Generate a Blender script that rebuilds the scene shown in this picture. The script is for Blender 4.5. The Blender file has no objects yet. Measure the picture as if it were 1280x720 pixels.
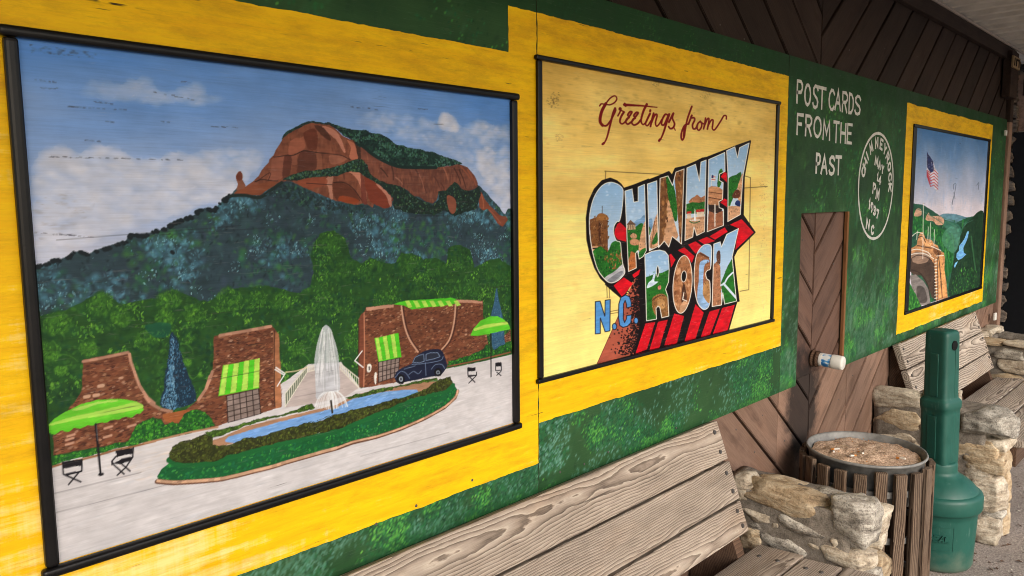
import bpy, bmesh, math, random
import numpy as np
from mathutils import Vector, Matrix, noise as mnoise

# ------------------------------------------------------------------ camera, world, light
scene = bpy.context.scene
COL = scene.collection
EYE = 1.55                      # camera height
WALL_Y = 1.26                   # face of the painted panels
FOC = 960.0                     # focal length in pixels of a 1280 wide picture
CR = np.array([0.69317421, -0.72071312, -0.00906179])
CU = np.array([0.0877879, 0.07194134, 0.99353799])
CF = np.array([0.71540394, 0.68949043, -0.11313777])
cam_data = bpy.data.cameras.new('camera')
cam_data.sensor_width = 36.0
cam_data.lens = FOC / 1280 * 36
cam_data.clip_start = 0.05
cam_data.clip_end = 2000
cam = bpy.data.objects.new('camera', cam_data)
COL.objects.link(cam)
cam.matrix_world = Matrix(((CR[0], CU[0], -CF[0], 0), (CR[1], CU[1], -CF[1], 0), (CR[2], CU[2], -CF[2], EYE), (0, 0, 0, 1)))
scene.camera = cam

world = bpy.data.worlds.new('World')
scene.world = world
world.use_nodes = True
wn = world.node_tree
SUN_EL, SUN_AZ = math.radians(32), math.radians(200)     # azimuth from +Y clockwise: from the open side of the porch
sky = wn.nodes.new('ShaderNodeTexSky')
sky.sky_type = 'NISHITA'
sky.sun_disc = False
sky.sun_elevation = SUN_EL
sky.sun_rotation = SUN_AZ
sky.air_density = 1.0
sky.dust_density = 3.0
sky.ozone_density = 1.0
wn.links.new(sky.outputs[0], wn.nodes['Background'].inputs[0])
wn.nodes['Background'].inputs[1].default_value = 0.15
sun_data = bpy.data.lights.new('sun', 'SUN')
sun_data.energy = 1.2
sun_data.angle = math.radians(40)
sun_data.color = (1.0, 0.985, 0.985)
sun = bpy.data.objects.new('sun', sun_data)
COL.objects.link(sun)
sd = Vector((math.sin(SUN_AZ) * math.cos(SUN_EL), math.cos(SUN_AZ) * math.cos(SUN_EL), math.sin(SUN_EL)))
sun.rotation_euler = sd.to_track_quat('Z', 'Y').to_euler()
sun.location = (0, -5, 6)
scene.view_settings.view_transform = 'Standard'
scene.view_settings.look = 'None'
scene.view_settings.exposure = 0.82
scene.view_settings.gamma = 1.0
scene.cycles.filter_width = 1.0
scene.render.resolution_x, scene.render.resolution_y = 1024, 576

# ------------------------------------------------------------------ measuring helpers (survey of the wall)
def ray(px, py):
    return CF * FOC + CR * (px - 640) - CU * (py - 360)
def on_wall(px, py, off=0.0):
    d = ray(px, py); t = (WALL_Y - off) / d[1]
    return d[0] * t, EYE + d[2] * t
def on_x(px, py, X):
    d = ray(px, py); t = X / d[0]
    return Vector((X, d[1] * t, EYE + d[2] * t))
def crop(x0, y0, s):
    return lambda *p: [(x0 + a / s, y0 + b / s) for a, b in p]
def lin(c):
    c = np.asarray(c, float) / 255.0
    return np.where(c <= 0.04045, c / 12.92, ((c + 0.055) / 1.055) ** 2.4)
def L4(*c):
    return (*[float(v) for v in lin(c)], 1.0)

# ------------------------------------------------------------------ object helpers
def tag(o, label=None, cat=None, group=None, kind=None):
    if label: o['label'] = label
    if cat: o['category'] = cat
    if group: o['group'] = group
    if kind: o['kind'] = kind
    return o
def empty(name, loc, label, cat, group=None):
    o = bpy.data.objects.new(name, None)
    o.empty_display_size = 0.1
    COL.objects.link(o); o.location = loc
    WM[o.name] = Matrix.Translation(Vector(loc))
    return tag(o, label, cat, group)
WM = {}
def link(name, me, mat, parent=None, loc=(0, 0, 0), rot=(0, 0, 0), smooth=False):
    """loc and rot are in world space, whatever the parent"""
    o = bpy.data.objects.new(name, me)
    COL.objects.link(o)
    if mat and not me.materials: me.materials.append(mat)
    if smooth: me.polygons.foreach_set('use_smooth', [True] * len(me.polygons))
    R = rot if isinstance(rot, Matrix) else Matrix.LocRotScale(None, __import__('mathutils').Euler(rot), None)
    W_ = Matrix.Translation(Vector(loc)) @ R.to_4x4()
    WM[o.name] = W_
    if parent:
        o.parent = parent
        o.matrix_basis = WM[parent.name].inverted() @ W_
    else:
        o.matrix_basis = W_
    return o
def mesh(name, verts, faces):
    me = bpy.data.meshes.new(name); me.from_pydata([tuple(v) for v in verts], [], faces); me.update()
    return me
def bm_mesh(bm, name):
    me = bpy.data.meshes.new(name); bmesh.ops.recalc_face_normals(bm, faces=bm.faces); bm.to_mesh(me); bm.free()
    return me
def box_bm(sx, sy, sz, bev=0.0, seg=2):
    bm = bmesh.new(); bmesh.ops.create_cube(bm, size=1.0)
    for v in bm.verts: v.co = Vector((v.co.x * sx, v.co.y * sy, v.co.z * sz))
    if bev > 0:
        bmesh.ops.bevel(bm, geom=list(bm.edges), offset=bev, segments=seg, profile=0.6, affect='EDGES')
    return bm
def prism(poly, d0, d1, bev=0.0):
    """poly in local x,z; extruded in y from d0 to d1"""
    bm = bmesh.new()
    a = [bm.verts.new((x, d0, z)) for x, z in poly]
    b = [bm.verts.new((x, d1, z)) for x, z in poly]
    bm.faces.new(a); bm.faces.new(b[::-1])
    n = len(poly)
    for i in range(n):
        bm.faces.new((a[i], b[i], b[(i + 1) % n], a[(i + 1) % n]))
    bmesh.ops.recalc_face_normals(bm, faces=bm.faces)
    if bev > 0:
        bmesh.ops.bevel(bm, geom=[e for e in bm.edges if all(abs(v.co.y - min(d0, d1)) < 1e-6 for v in e.verts)], offset=bev, segments=2, affect='EDGES')
    return bm
def lathe(profile, n=48, name='lathe', squash=None):
    vs, fs = [], []
    for r, z in profile:
        for k in range(n):
            a = 2 * math.pi * k / n
            rr = r if squash is None else r * squash(a, z)
            vs.append((rr * math.cos(a), rr * math.sin(a), z))
    for i in range(len(profile) - 1):
        for k in range(n):
            k2 = (k + 1) % n
            fs.append((i * n + k, i * n + k2, (i + 1) * n + k2, (i + 1) * n + k))
    return mesh(name, vs, fs)

# ------------------------------------------------------------------ material helpers
class NT:
    def __init__(s, name, rough=0.7, spec=0.3):
        s.m = bpy.data.materials.new(name); s.m.use_nodes = True
        s.t = s.m.node_tree; s.b = s.t.nodes['Principled BSDF']
        s.b.inputs['Roughness'].default_value = rough
        s.b.inputs['Specular IOR Level'].default_value = spec
        s.tc = s.t.nodes.new('ShaderNodeTexCoord')
        s.co = s.tc.outputs['Object']
    def n(s, typ, **kw):
        nd = s.t.nodes.new(typ)
        for k, v in kw.items(): setattr(nd, k, v)
        return nd
    def l(s, a, b): s.t.links.new(a, b)
    def val(s, sock, v):
        if hasattr(v, 'is_linked') or isinstance(v, bpy.types.NodeSocket): s.l(v, sock)
        else: sock.default_value = v
    def map(s, scale=(1, 1, 1), loc=(0, 0, 0), src=None):
        m = s.n('ShaderNodeMapping'); m.inputs['Scale'].default_value = scale; m.inputs['Location'].default_value = loc
        s.l(src or s.co, m.inputs['Vector']); return m.outputs[0]
    def noise(s, scale, vec=None, detail=4, rough=0.55, dist=0.0):
        x = s.n('ShaderNodeTexNoise'); x.inputs['Scale'].default_value = scale; x.inputs['Detail'].default_value = detail
        x.inputs['Roughness'].default_value = rough; x.inputs['Distortion'].default_value = dist
        s.l(vec or s.co, x.inputs['Vector']); return x.outputs['Fac']
    def ramp(s, fac, stops, interp='LINEAR'):
        r = s.n('ShaderNodeValToRGB'); r.color_ramp.interpolation = interp
        e = r.color_ramp.elements
        while len(e) < len(stops): e.new(0.5)
        for k, (p, c) in enumerate(stops):
            e[k].position = p; e[k].color = c if isinstance(c, tuple) else (c, c, c, 1)
        s.l(fac, r.inputs[0]); return r.outputs[0]
    def math(s, op, a, b=0.0, clamp=False):
        m = s.n('ShaderNodeMath', operation=op, use_clamp=clamp); s.val(m.inputs[0], a); s.val(m.inputs[1], b); return m.outputs[0]
    def mix(s, f, a, b, mode='MIX'):
        m = s.n('ShaderNodeMix', data_type='RGBA', blend_type=mode); s.val(m.inputs[0], f); s.val(m.inputs[6], a); s.val(m.inputs[7], b); return m.outputs[2]
    def bump(s, h, strength=0.3, dist=0.002, prev=None):
        b = s.n('ShaderNodeBump'); b.inputs['Strength'].default_value = strength; b.inputs['Distance'].default_value = dist
        s.l(h, b.inputs['Height'])
        if prev: s.l(prev, b.inputs['Normal'])
        s.l(b.outputs[0], s.b.inputs['Normal']); return b.outputs[0]
    def base(s, c): s.val(s.b.inputs['Base Color'], c)

def plywood_checks(t, amount=1.0):
    """dark hairline checks of old painted plywood, running along x"""
    v = t.map((6, 1, 190)); a = t.noise(1.0, v, 3, 0.6)
    v2 = t.map((26, 1, 60), (3, 0, 5)); b = t.noise(1.0, v2, 2, 0.5)
    m = t.noise(3.1, t.map((1, 1, 1.6), (7, 0, 2)), 3, 0.6)
    a1 = t.ramp(a, [(0.655, 0.0), (0.70, 1.0)])
    m1 = t.ramp(m, [(0.46, 0.0), (0.62, 1.0)])
    b1 = t.ramp(b, [(0.50, 0.0), (0.60, 1.0)])
    f = t.math('MULTIPLY', t.math('MULTIPLY', a1, m1), b1)
    return t.math('MULTIPLY', f, amount, True)

def paint_mat(name, dark=0.75, rough=0.5, scuff=0.12):
    t = NT(name, rough, 0.16)
    at = t.n('ShaderNodeAttribute', attribute_name='paint')
    c = at.outputs['Color']
    streak = t.noise(1.0, t.map((14, 1, 330)), 3, 0.7)
    c = t.mix(1.0, c, t.ramp(streak, [(0.25, 0.88), (0.5, 0.99), (0.8, 1.08)]), 'MULTIPLY')
    blot = t.noise(5.0, None, 5, 0.65)
    c = t.mix(1.0, c, t.ramp(blot, [(0.3, 0.86), (0.6, 1.05)]), 'MULTIPLY')
    wear = t.math('MULTIPLY', t.ramp(t.noise(1.0, t.map((22, 1, 260), (1, 0, 9)), 4, 0.7), [(0.60, 0.0), (0.72, 1.0)]), scuff)
    c = t.mix(wear, c, (0.62, 0.60, 0.56, 1))
    ck = plywood_checks(t, dark)
    c = t.mix(ck, c, (0.03, 0.025, 0.02, 1))
    t.base(c)
    t.l(t.ramp(blot, [(0.3, rough - 0.1), (0.7, rough + 0.15)]), t.b.inputs['Roughness'])
    h = t.math('SUBTRACT', t.math('MULTIPLY', streak, 0.5), ck)
    t.bump(h, 0.35, 0.0012)
    return t.m

def yellow_mat():
    t = NT('yellow_paint', 0.55, 0.2)
    big = t.noise(2.2, t.map((1, 1, 1.2)), 4, 0.6)
    streak = t.noise(1.0, t.map((4.5, 1, 62), (2, 0, 0)), 6, 0.7)
    cross = t.noise(1.0, t.map((70, 1, 7), (2, 0, 4)), 4, 0.65)
    sep = t.n('ShaderNodeSeparateXYZ'); t.l(t.co, sep.inputs[0])
    # where the second coat was brushed out thin: low and to the left
    px = t.math('MULTIPLY', t.math('SUBTRACT', 1.0, sep.outputs[0]), 0.24)
    pz = t.math('MULTIPLY', t.math('SUBTRACT', 1.22, sep.outputs[2]), 0.38)
    low = t.math('ADD', t.math('MAXIMUM', px, -0.02), t.math('MAXIMUM', pz, -0.05))
    body = t.math('ADD', t.math('ADD', t.math('MULTIPLY', streak, 0.55), t.math('MULTIPLY', big, 0.6)), t.math('MULTIPLY', cross, 0.25))
    w = t.math('ADD', body, low)
    f = t.ramp(w, [(0.86, 0.0), (0.98, 0.6), (1.0, 0.7)])
    base = t.mix(t.ramp(streak, [(0.3, 0.0), (0.7, 1.0)]), L4(236, 178, 8), L4(250, 206, 10))
    c = t.mix(f, base, L4(242, 224, 160))
    c = t.mix(t.ramp(t.noise(6, t.map((1, 1, 4), (5, 0, 5)), 8, 0.78), [(0.35, 0.4), (0.52, 0.0)]), c, L4(168, 120, 22))
    gr = t.noise(1.0, t.map((16, 1, 260), (3, 0, 3)), 6, 0.75)
    c = t.mix(1.0, c, t.ramp(gr, [(0.30, 0.82), (0.44, 0.99), (0.7, 1.04)]), 'MULTIPLY')
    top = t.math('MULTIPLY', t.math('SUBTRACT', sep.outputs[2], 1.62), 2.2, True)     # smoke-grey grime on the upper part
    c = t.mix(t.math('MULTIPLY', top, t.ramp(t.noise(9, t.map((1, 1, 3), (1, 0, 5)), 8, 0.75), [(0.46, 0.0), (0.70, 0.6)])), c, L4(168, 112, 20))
    ck = plywood_checks(t, 1.0)
    c = t.mix(ck, c, (0.06, 0.035, 0.01, 1))
    t.base(c)
    h = t.math('SUBTRACT', t.math('ADD', t.math('MULTIPLY', streak, 0.9), t.math('MULTIPLY', cross, 0.2)), ck)
    t.bump(h, 0.45, 0.0015)
    return t.m

def wood_mat(name, light, mid, dark, freq=110, contrast=1.0, rough=0.8, bump=0.6, depth=0.012, stain=None, wob=1.0, soot=False, vary=0.12):
    """flat sawn boards; local x is the board's length. Growth rings: cones round a pith that runs under the face,
    warped along the board, so the face shows long cathedral figures"""
    t = NT(name, rough, 0.2)
    rnd = t.n('ShaderNodeObjectInfo').outputs['Random']
    r2_ = t.math('FRACT', t.math('MULTIPLY', rnd, 7.31)); r3_ = t.math('FRACT', t.math('MULTIPLY', rnd, 13.7))
    off = t.n('ShaderNodeCombineXYZ')
    t.val(off.inputs[0], t.math('MULTIPLY', rnd, 37.0)); t.val(off.inputs[1], 0.0)
    t.val(off.inputs[2], t.math('MULTIPLY', r2_, 11.0))
    add = t.n('ShaderNodeVectorMath', operation='ADD'); t.l(t.co, add.inputs[0]); t.l(off.outputs[0], add.inputs[1]); p = add.outputs[0]
    sp = t.n('ShaderNodeSeparateXYZ'); t.l(t.co, sp.inputs[0])
    def wave(sc, seed, amp):
        return t.math('MULTIPLY', t.math('SUBTRACT', t.noise(1.0, t.map(sc, (seed, seed, seed), src=p), 2, 0.45), 0.5), amp * wob)
    # across the board: distance from the pith line, which wanders
    z = t.math('ADD', t.math('ADD', sp.outputs[2], t.math('MULTIPLY', t.math('SUBTRACT', r3_, 0.5), 0.17)), wave((0.8, 0.8, 0.8), 3, 0.07))
    d = t.math('ADD', depth, t.math('ABSOLUTE', t.math('ADD', sp.outputs[1], wave((1.1, 2, 2), 7, 0.06))))
    rr = t.math('SQRT', t.math('ADD', t.math('MULTIPLY', z, z), t.math('MULTIPLY', d, d)))
    rr = t.math('ADD', rr, wave((2.6, 8, 8), 1, 0.026)); rr = t.math('ADD', rr, wave((12, 40, 40), 5, 0.007)); rr = t.math('ADD', rr, wave((40, 160, 160), 6, 0.0016))
    rr = t.math('ADD', rr, t.math('MULTIPLY', sp.outputs[0], t.math('SUBTRACT', t.math('MULTIPLY', r2_, 0.05), 0.02)))
    fr = t.math('FRACT', t.math('MULTIPLY', rr, freq))
    ring = t.ramp(fr, [(0.0, 1.0), (0.10, 0.75), (0.60, 0.35), (0.84, 0.0), (0.93, 0.05), (1.0, 1.0)])
    fine = t.noise(1.0, t.map((11, 420, 420), src=p), 6, 0.8)
    big = t.noise(1.0, t.map((1.8, 8, 8), src=p), 5, 0.65)
    f = t.math('ADD', t.math('MULTIPLY', t.math('SUBTRACT', ring, 0.4), 0.42 * contrast), t.math('ADD', t.math('MULTIPLY', fine, 0.55), t.math('MULTIPLY', big, 0.45)))
    c = t.ramp(f, [(0.18, dark), (0.46, mid), (0.78, light)])
    c = t.mix(1.0, c, t.ramp(rnd, [(0.0, 1 - vary), (1.0, 1 + vary * .6)]), 'MULTIPLY')
    c = t.mix(1.0, c, t.ramp(t.noise(1.0, t.map((5, 22, 22), (3, 8, 1), src=p), 6, 0.75), [(0.3, 0.80), (0.55, 1.02), (0.75, 1.10)]), 'MULTIPLY')
    c = t.mix(t.ramp(t.noise(1.0, t.map((2.4, 7, 7), (8, 2, 2), src=p), 4, 0.6), [(0.5, 0.0), (0.72, 0.35)]), c, t.mix(1.0, c, (1.05, 0.82, 0.62, 1), 'MULTIPLY'))
    if stain:
        c = t.mix(t.ramp(t.noise(1.0, t.map((3, 16, 16), (4, 4, 4), src=p), 4, 0.65), [(0.52, 0.0), (0.70, 0.7)]), c, stain)
    crack = t.ramp(t.noise(1.0, t.map((2.2, 170, 170), (9, 1, 1), src=p), 3, 0.6), [(0.69, 0.0), (0.73, 1.0)])
    c = t.mix(t.math('MULTIPLY', crack, 0.6), c, (0.02, 0.017, 0.014, 1))
    if soot:       # weather stain that runs down the boards under the pipe stub
        ge = t.n('ShaderNodeNewGeometry'); gs = t.n('ShaderNodeSeparateXYZ'); t.l(ge.outputs['Position'], gs.inputs[0])
        dx = t.math('MULTIPLY', t.math('SUBTRACT', gs.outputs[0], 3.03), 5.6); dz = t.math('MULTIPLY', t.math('SUBTRACT', gs.outputs[2], 0.72), 3.6)
        q = t.math('ADD', t.math('SQRT', t.math('ADD', t.math('MULTIPLY', dx, dx), t.math('MULTIPLY', dz, dz))), t.math('MULTIPLY', t.math('SUBTRACT', t.noise(9, ge.outputs['Position'], 5, 0.7), 0.5), 1.3))
        c = t.mix(t.ramp(q, [(0.62, 0.9), (1.0, 0.0)]), c, (0.018, 0.015, 0.015, 1))
    t.base(c)
    h = t.math('SUBTRACT', t.math('ADD', t.math('MULTIPLY', ring, 0.45 * contrast), t.math('MULTIPLY', fine, 0.7)), crack)
    t.bump(h, bump, 0.0018)
    return t.m

def stone_mat(name, a, b, c3, speck=0.5):
    t = NT(name, 0.85, 0.25)
    oi = t.n('ShaderNodeObjectInfo')
    off = t.n('ShaderNodeVectorMath', operation='ADD'); t.l(t.co, off.inputs[0])
    sc = t.math('MULTIPLY', oi.outputs['Random'], 50.0); cb = t.n('ShaderNodeCombineXYZ'); t.l(sc, cb.inputs[0]); t.l(sc, cb.inputs[1]); t.l(cb.outputs[0], off.inputs[1])
    p = off.outputs[0]
    lay = t.noise(1.0, t.map((9, 9, 38), src=p), 6, 0.7, 0.6)
    sm = t.noise(26, p, 8, 0.75)
    f = t.math('ADD', t.math('MULTIPLY', lay, 0.6), t.math('MULTIPLY', sm, 0.4))
    c = t.ramp(f, [(0.36, c3), (0.46, b), (0.56, a), (0.66, tuple(min(1, v * 1.25) for v in a[:3]) + (1,))])
    sp = t.ramp(t.noise(170, p, 2, 0.6), [(0.36, 0.45), (0.45, 1.0), (0.62, 1.0), (0.72, 1.35)])
    c = t.mix(speck, c, t.mix(1.0, c, sp, 'MULTIPLY'))
    c = t.mix(1.0, c, t.ramp(oi.outputs['Random'], [(0, 0.82), (1, 1.12)]), 'MULTIPLY')
    t.base(c)
    h = t.math('ADD', t.math('MULTIPLY', lay, 0.9), t.math('MULTIPLY', t.noise(60, p, 5, 0.7), 0.5))
    t.bump(h, 1.0, 0.012)
    return t.m

def mortar_mat():
    t = NT('mortar', 0.95, 0.1)
    a = t.noise(25, None, 6, 0.7); b = t.noise(220, None, 3, 0.6)
    c = t.ramp(a, [(0.3, L4(92, 86, 78)), (0.5, L4(128, 120, 110)), (0.7, L4(154, 145, 134))])
    c = t.mix(1.0, c, t.ramp(b, [(0.35, 0.7), (0.6, 1.1)]), 'MULTIPLY')
    t.base(c); t.bump(t.math('ADD', a, t.math('MULTIPLY', b, 0.4)), 0.8, 0.006)
    return t.m

def plain_mat(name, col, rough=0.5, spec=0.4, var=0.15, scale=30, bump=0.1, metallic=0.0):
    t = NT(name, rough, spec)
    a = t.noise(scale, None, 5, 0.65)
    c = t.mix(1.0, col, t.ramp(a, [(0.3, 1 - var), (0.7, 1 + var)]), 'MULTIPLY')
    t.base(c); t.b.inputs['Metallic'].default_value = metallic
    t.l(t.ramp(a, [(0.3, max(0.02, rough - 0.08)), (0.7, min(1, rough + 0.1))]), t.b.inputs['Roughness'])
    if bump: t.bump(a, bump, 0.002)
    return t.m

M = {}
M['picture'] = paint_mat('mural_paint', 0.8, 0.5, 0.07)
M['postcard'] = paint_mat('postcard_paint', 0.75, 0.5, 0.10)
M['green'] = paint_mat('green_wall_paint', 0.3, 0.6, 0.05)
M['yellow'] = yellow_mat()
M['edge'] = plain_mat('plywood_edge', L4(70, 66, 48), 0.8, 0.2, 0.3)
M['white_paint'] = plain_mat('white_lettering_paint', L4(205, 205, 198), 0.55, 0.3, 0.14, 60)
def frame_mat():
    t = NT('black_frame_paint', 0.36, 0.3)
    a = t.noise(1.0, t.map((12, 12, 12)), 4, 0.6); b = t.noise(90, None, 4, 0.7)
    c = t.ramp(a, [(0.35, L4(8, 8, 9)), (0.7, L4(19, 17, 18))])
    c = t.mix(t.ramp(b, [(0.74, 0.0), (0.80, 0.6)]), c, L4(110, 96, 86))
    t.base(c); t.bump(b, 0.25, 0.001); return t.m
M['frame'] = frame_mat()
M['bench'] = wood_mat('weathered_pine', L4(190, 177, 162), L4(146, 132, 119), L4(76, 66, 58), 165, 1.05, 0.9, 0.9, 0.015)
M['bench_bold'] = wood_mat('weathered_pine_bold_grain', L4(196, 184, 170), L4(146, 134, 122), L4(80, 70, 63), 110, 1.35, 0.85, 0.8, 0.012, None, 1.3)
M['bench_dark'] = wood_mat('dark_bench_timber', L4(112, 88, 72), L4(74, 57, 46), L4(42, 32, 26), 120, 0.6)
M['siding'] = wood_mat('brown_siding', L4(158, 130, 113), L4(130, 104, 89), L4(92, 71, 60), 120, 0.22, 0.65, 0.25, 0.03, L4(76, 58, 49), 1.0, True, 0.2)
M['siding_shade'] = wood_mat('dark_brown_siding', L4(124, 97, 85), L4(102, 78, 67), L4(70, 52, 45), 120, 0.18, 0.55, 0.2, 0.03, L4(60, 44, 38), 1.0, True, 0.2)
M['siding_upper'] = wood_mat('dark_stained_siding', L4(66, 54, 48), L4(50, 39, 34), L4(30, 23, 20), 120, 0.25, 0.75, 0.3, 0.03, L4(32, 21, 18), 1.0, False, 0.28)
M['slat'] = wood_mat('weathered_slat', L4(136, 117, 99), L4(86, 70, 58), L4(40, 31, 26), 150, 1.2, 0.85, 0.8, 0.02)
M['stone_tan'] = stone_mat('tan_fieldstone', L4(202, 191, 172), L4(172, 158, 138), L4(106, 95, 82))
M['stone_grey'] = stone_mat('grey_fieldstone', L4(190, 184, 172), L4(150, 143, 132), L4(84, 78, 72), 0.9)
M['stone_gold'] = stone_mat('golden_fieldstone', L4(202, 184, 156), L4(176, 153, 122), L4(110, 92, 72))
M['stone_shaded'] = stone_mat('shaded_fieldstone', L4(128, 115, 101), L4(98, 86, 76), L4(56, 48, 42))  # darker stone colour stands in for the dim shade on the far pier
M['mortar'] = mortar_mat()
M['trim_stick'] = wood_mat('orange_trim_stick', L4(150, 108, 72), L4(126, 86, 54), L4(84, 56, 36), 120, 0.3)
M['urn'] = plain_mat('green_plastic', L4(26, 80, 72), 0.5, 0.45, 0.10, 28, 0.08)
def urn_mat():
    t = NT('weathered_green_plastic', 0.5, 0.45)
    a = t.noise(26, None, 5, 0.65); b = t.noise(1.0, t.map((40, 40, 9), (2, 2, 2)), 6, 0.75); e = t.noise(7, None, 6, 0.7)
    c = t.mix(1.0, L4(24, 80, 69), t.ramp(a, [(0.3, 0.9), (0.7, 1.1)]), 'MULTIPLY')
    c = t.mix(t.ramp(b, [(0.60, 0.0), (0.76, 0.45)]), c, L4(116, 142, 132))
    sep = t.n('ShaderNodeSeparateXYZ'); ge = t.n('ShaderNodeNewGeometry'); t.l(ge.outputs['Position'], sep.inputs[0])
    low = t.math('ADD', t.math('SUBTRACT', 0.22, t.math('MULTIPLY', sep.outputs[2], 3.0)), t.math('SUBTRACT', e, 0.42), True)
    c = t.mix(t.math('MULTIPLY', low, 0.9, True), c, L4(140, 128, 110))
    t.base(c); t.l(t.ramp(a, [(0.3, 0.42), (0.7, 0.62)]), t.b.inputs['Roughness']); t.bump(a, 0.08, 0.002); return t.m
M['urn'] = urn_mat()
M['urn_dark'] = plain_mat('dark_opening', L4(14, 16, 16), 0.8, 0.2)
M['galv'] = plain_mat('galvanised_steel', L4(128, 127, 124), 0.62, 0.4, 0.35, 26, 0.15, 0.3)
M['screw'] = plain_mat('steel_screw', L4(92, 88, 86), 0.5, 0.5, 0.3, 80, 0.1, 0.6)
M['dark'] = plain_mat('unlit_board', L4(24, 20, 18), 0.9, 0.1)
M['black'] = plain_mat('black_door_paint', L4(13, 12, 13), 0.7, 0.2)
M['white_plastic'] = plain_mat('white_plastic', L4(222, 220, 214), 0.4, 0.5, 0.05)
def wrap_mat():
    t = NT('blue_printed_wrap', 0.45, 0.4); a = t.noise(1.0, t.map((60, 28, 60)), 3, 0.6)
    t.base(t.ramp(a, [(0.42, L4(50, 120, 186)), (0.47, L4(96, 160, 206)), (0.54, L4(214, 218, 220))])); return t.m
M['blue_print'] = wrap_mat()
M['paper'] = plain_mat('cigarette_paper', L4(220, 214, 204), 0.8, 0.2)
M['filter'] = plain_mat('cigarette_filter', L4(196, 128, 62), 0.8, 0.2)
M['trim'] = plain_mat('pale_metal_edge', L4(170, 160, 150), 0.55, 0.4, 0.15, 20, 0.1)
M['sign_ply'] = plain_mat('pale_sign_board', L4(150, 128, 96), 0.7, 0.2)
def ceiling_mat():
    t = NT('corrugated_sheet_paint', 0.5, 0.4)
    a = t.noise(9, t.map((3, 1, 1)), 4, 0.6)
    t.base(t.ramp(a, [(0.3, L4(190, 184, 174)), (0.7, L4(218, 212, 202))])); return t.m
M['ceiling'] = ceiling_mat()
def sand_mat():
    t = NT('coarse_sand', 0.95, 0.15)
    a = t.noise(140, None, 4, 0.75); b = t.noise(16, None, 4, 0.6)
    c = t.ramp(a, [(0.32, L4(112, 88, 72)), (0.47, L4(184, 154, 130)), (0.60, L4(222, 196, 170))])
    t.base(t.mix(1.0, c, t.ramp(b, [(0.3, 0.8), (0.7, 1.12)]), 'MULTIPLY')); t.bump(a, 0.9, 0.004); return t.m
M['sand'] = sand_mat()
def ground_mat():
    t = NT('gritty_pavement', 0.95, 0.15)
    a = t.noise(120, None, 4, 0.8); b = t.noise(3.5, None, 6, 0.65); d = t.noise(28, None, 5, 0.7)
    c = t.ramp(a, [(0.33, L4(98, 89, 83)), (0.5, L4(150, 139, 130)), (0.68, L4(192, 181, 170))])
    c = t.mix(1.0, c, t.ramp(b, [(0.3, 0.78), (0.7, 1.1)]), 'MULTIPLY')
    c = t.mix(t.ramp(d, [(0.58, 0.0), (0.70, 0.6)]), c, L4(96, 72, 58))
    t.base(c); t.bump(t.math('ADD', a, d), 0.8, 0.006); return t.m
M['ground'] = ground_mat()

# ------------------------------------------------------------------ painter's canvas: a fine mesh on the wall, one colour per vertex
rng = np.random.default_rng(7)
random.seed(7)
def vnoise(ny, nx, sy, sx, octaves=3, seed=0):
    r = np.random.default_rng(seed); out = np.zeros((ny, nx)); amp = 1; tot = 0
    for o in range(octaves):
        gy, gx = int(ny / sy) + 3, int(nx / sx) + 3
        g = r.random((gy, gx))
        y = np.linspace(0, gy - 2.001, ny); x = np.linspace(0, gx - 2.001, nx)
        y0 = y.astype(int); x0 = x.astype(int); fy = (y - y0); fx = (x - x0); fy = fy * fy * (3 - 2 * fy); fx = fx * fx * (3 - 2 * fx)
        a = g[y0][:, x0]; b = g[y0][:, x0 + 1]; c = g[y0 + 1][:, x0]; d = g[y0 + 1][:, x0 + 1]
        out += amp * ((a * (1 - fx) + b * fx) * (1 - fy)[:, None] + (c * (1 - fx) + d * fx) * fy[:, None]); tot += amp
        amp *= 0.5; sy /= 2; sx /= 2
    return out / tot
def smooth(pts, n=6, closed=True):
    pts = [np.array(p, float) for p in pts]; m = len(pts); out = []
    rngi = range(m) if closed else range(m - 1)
    for i in rngi:
        p1, p2 = pts[i], pts[(i + 1) % m]
        p0 = pts[(i - 1) % m] if closed or i > 0 else p1
        p3 = pts[(i + 2) % m] if closed or i + 2 < m else p2
        for k in range(n):
            t = k / n
            out.append(0.5 * ((2 * p1) + (-p0 + p2) * t + (2 * p0 - 5 * p1 + 4 * p2 - p3) * t * t + (-p0 + 3 * p1 - 3 * p2 + p3) * t ** 3))
    if not closed: out.append(pts[-1])
    return out
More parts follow.
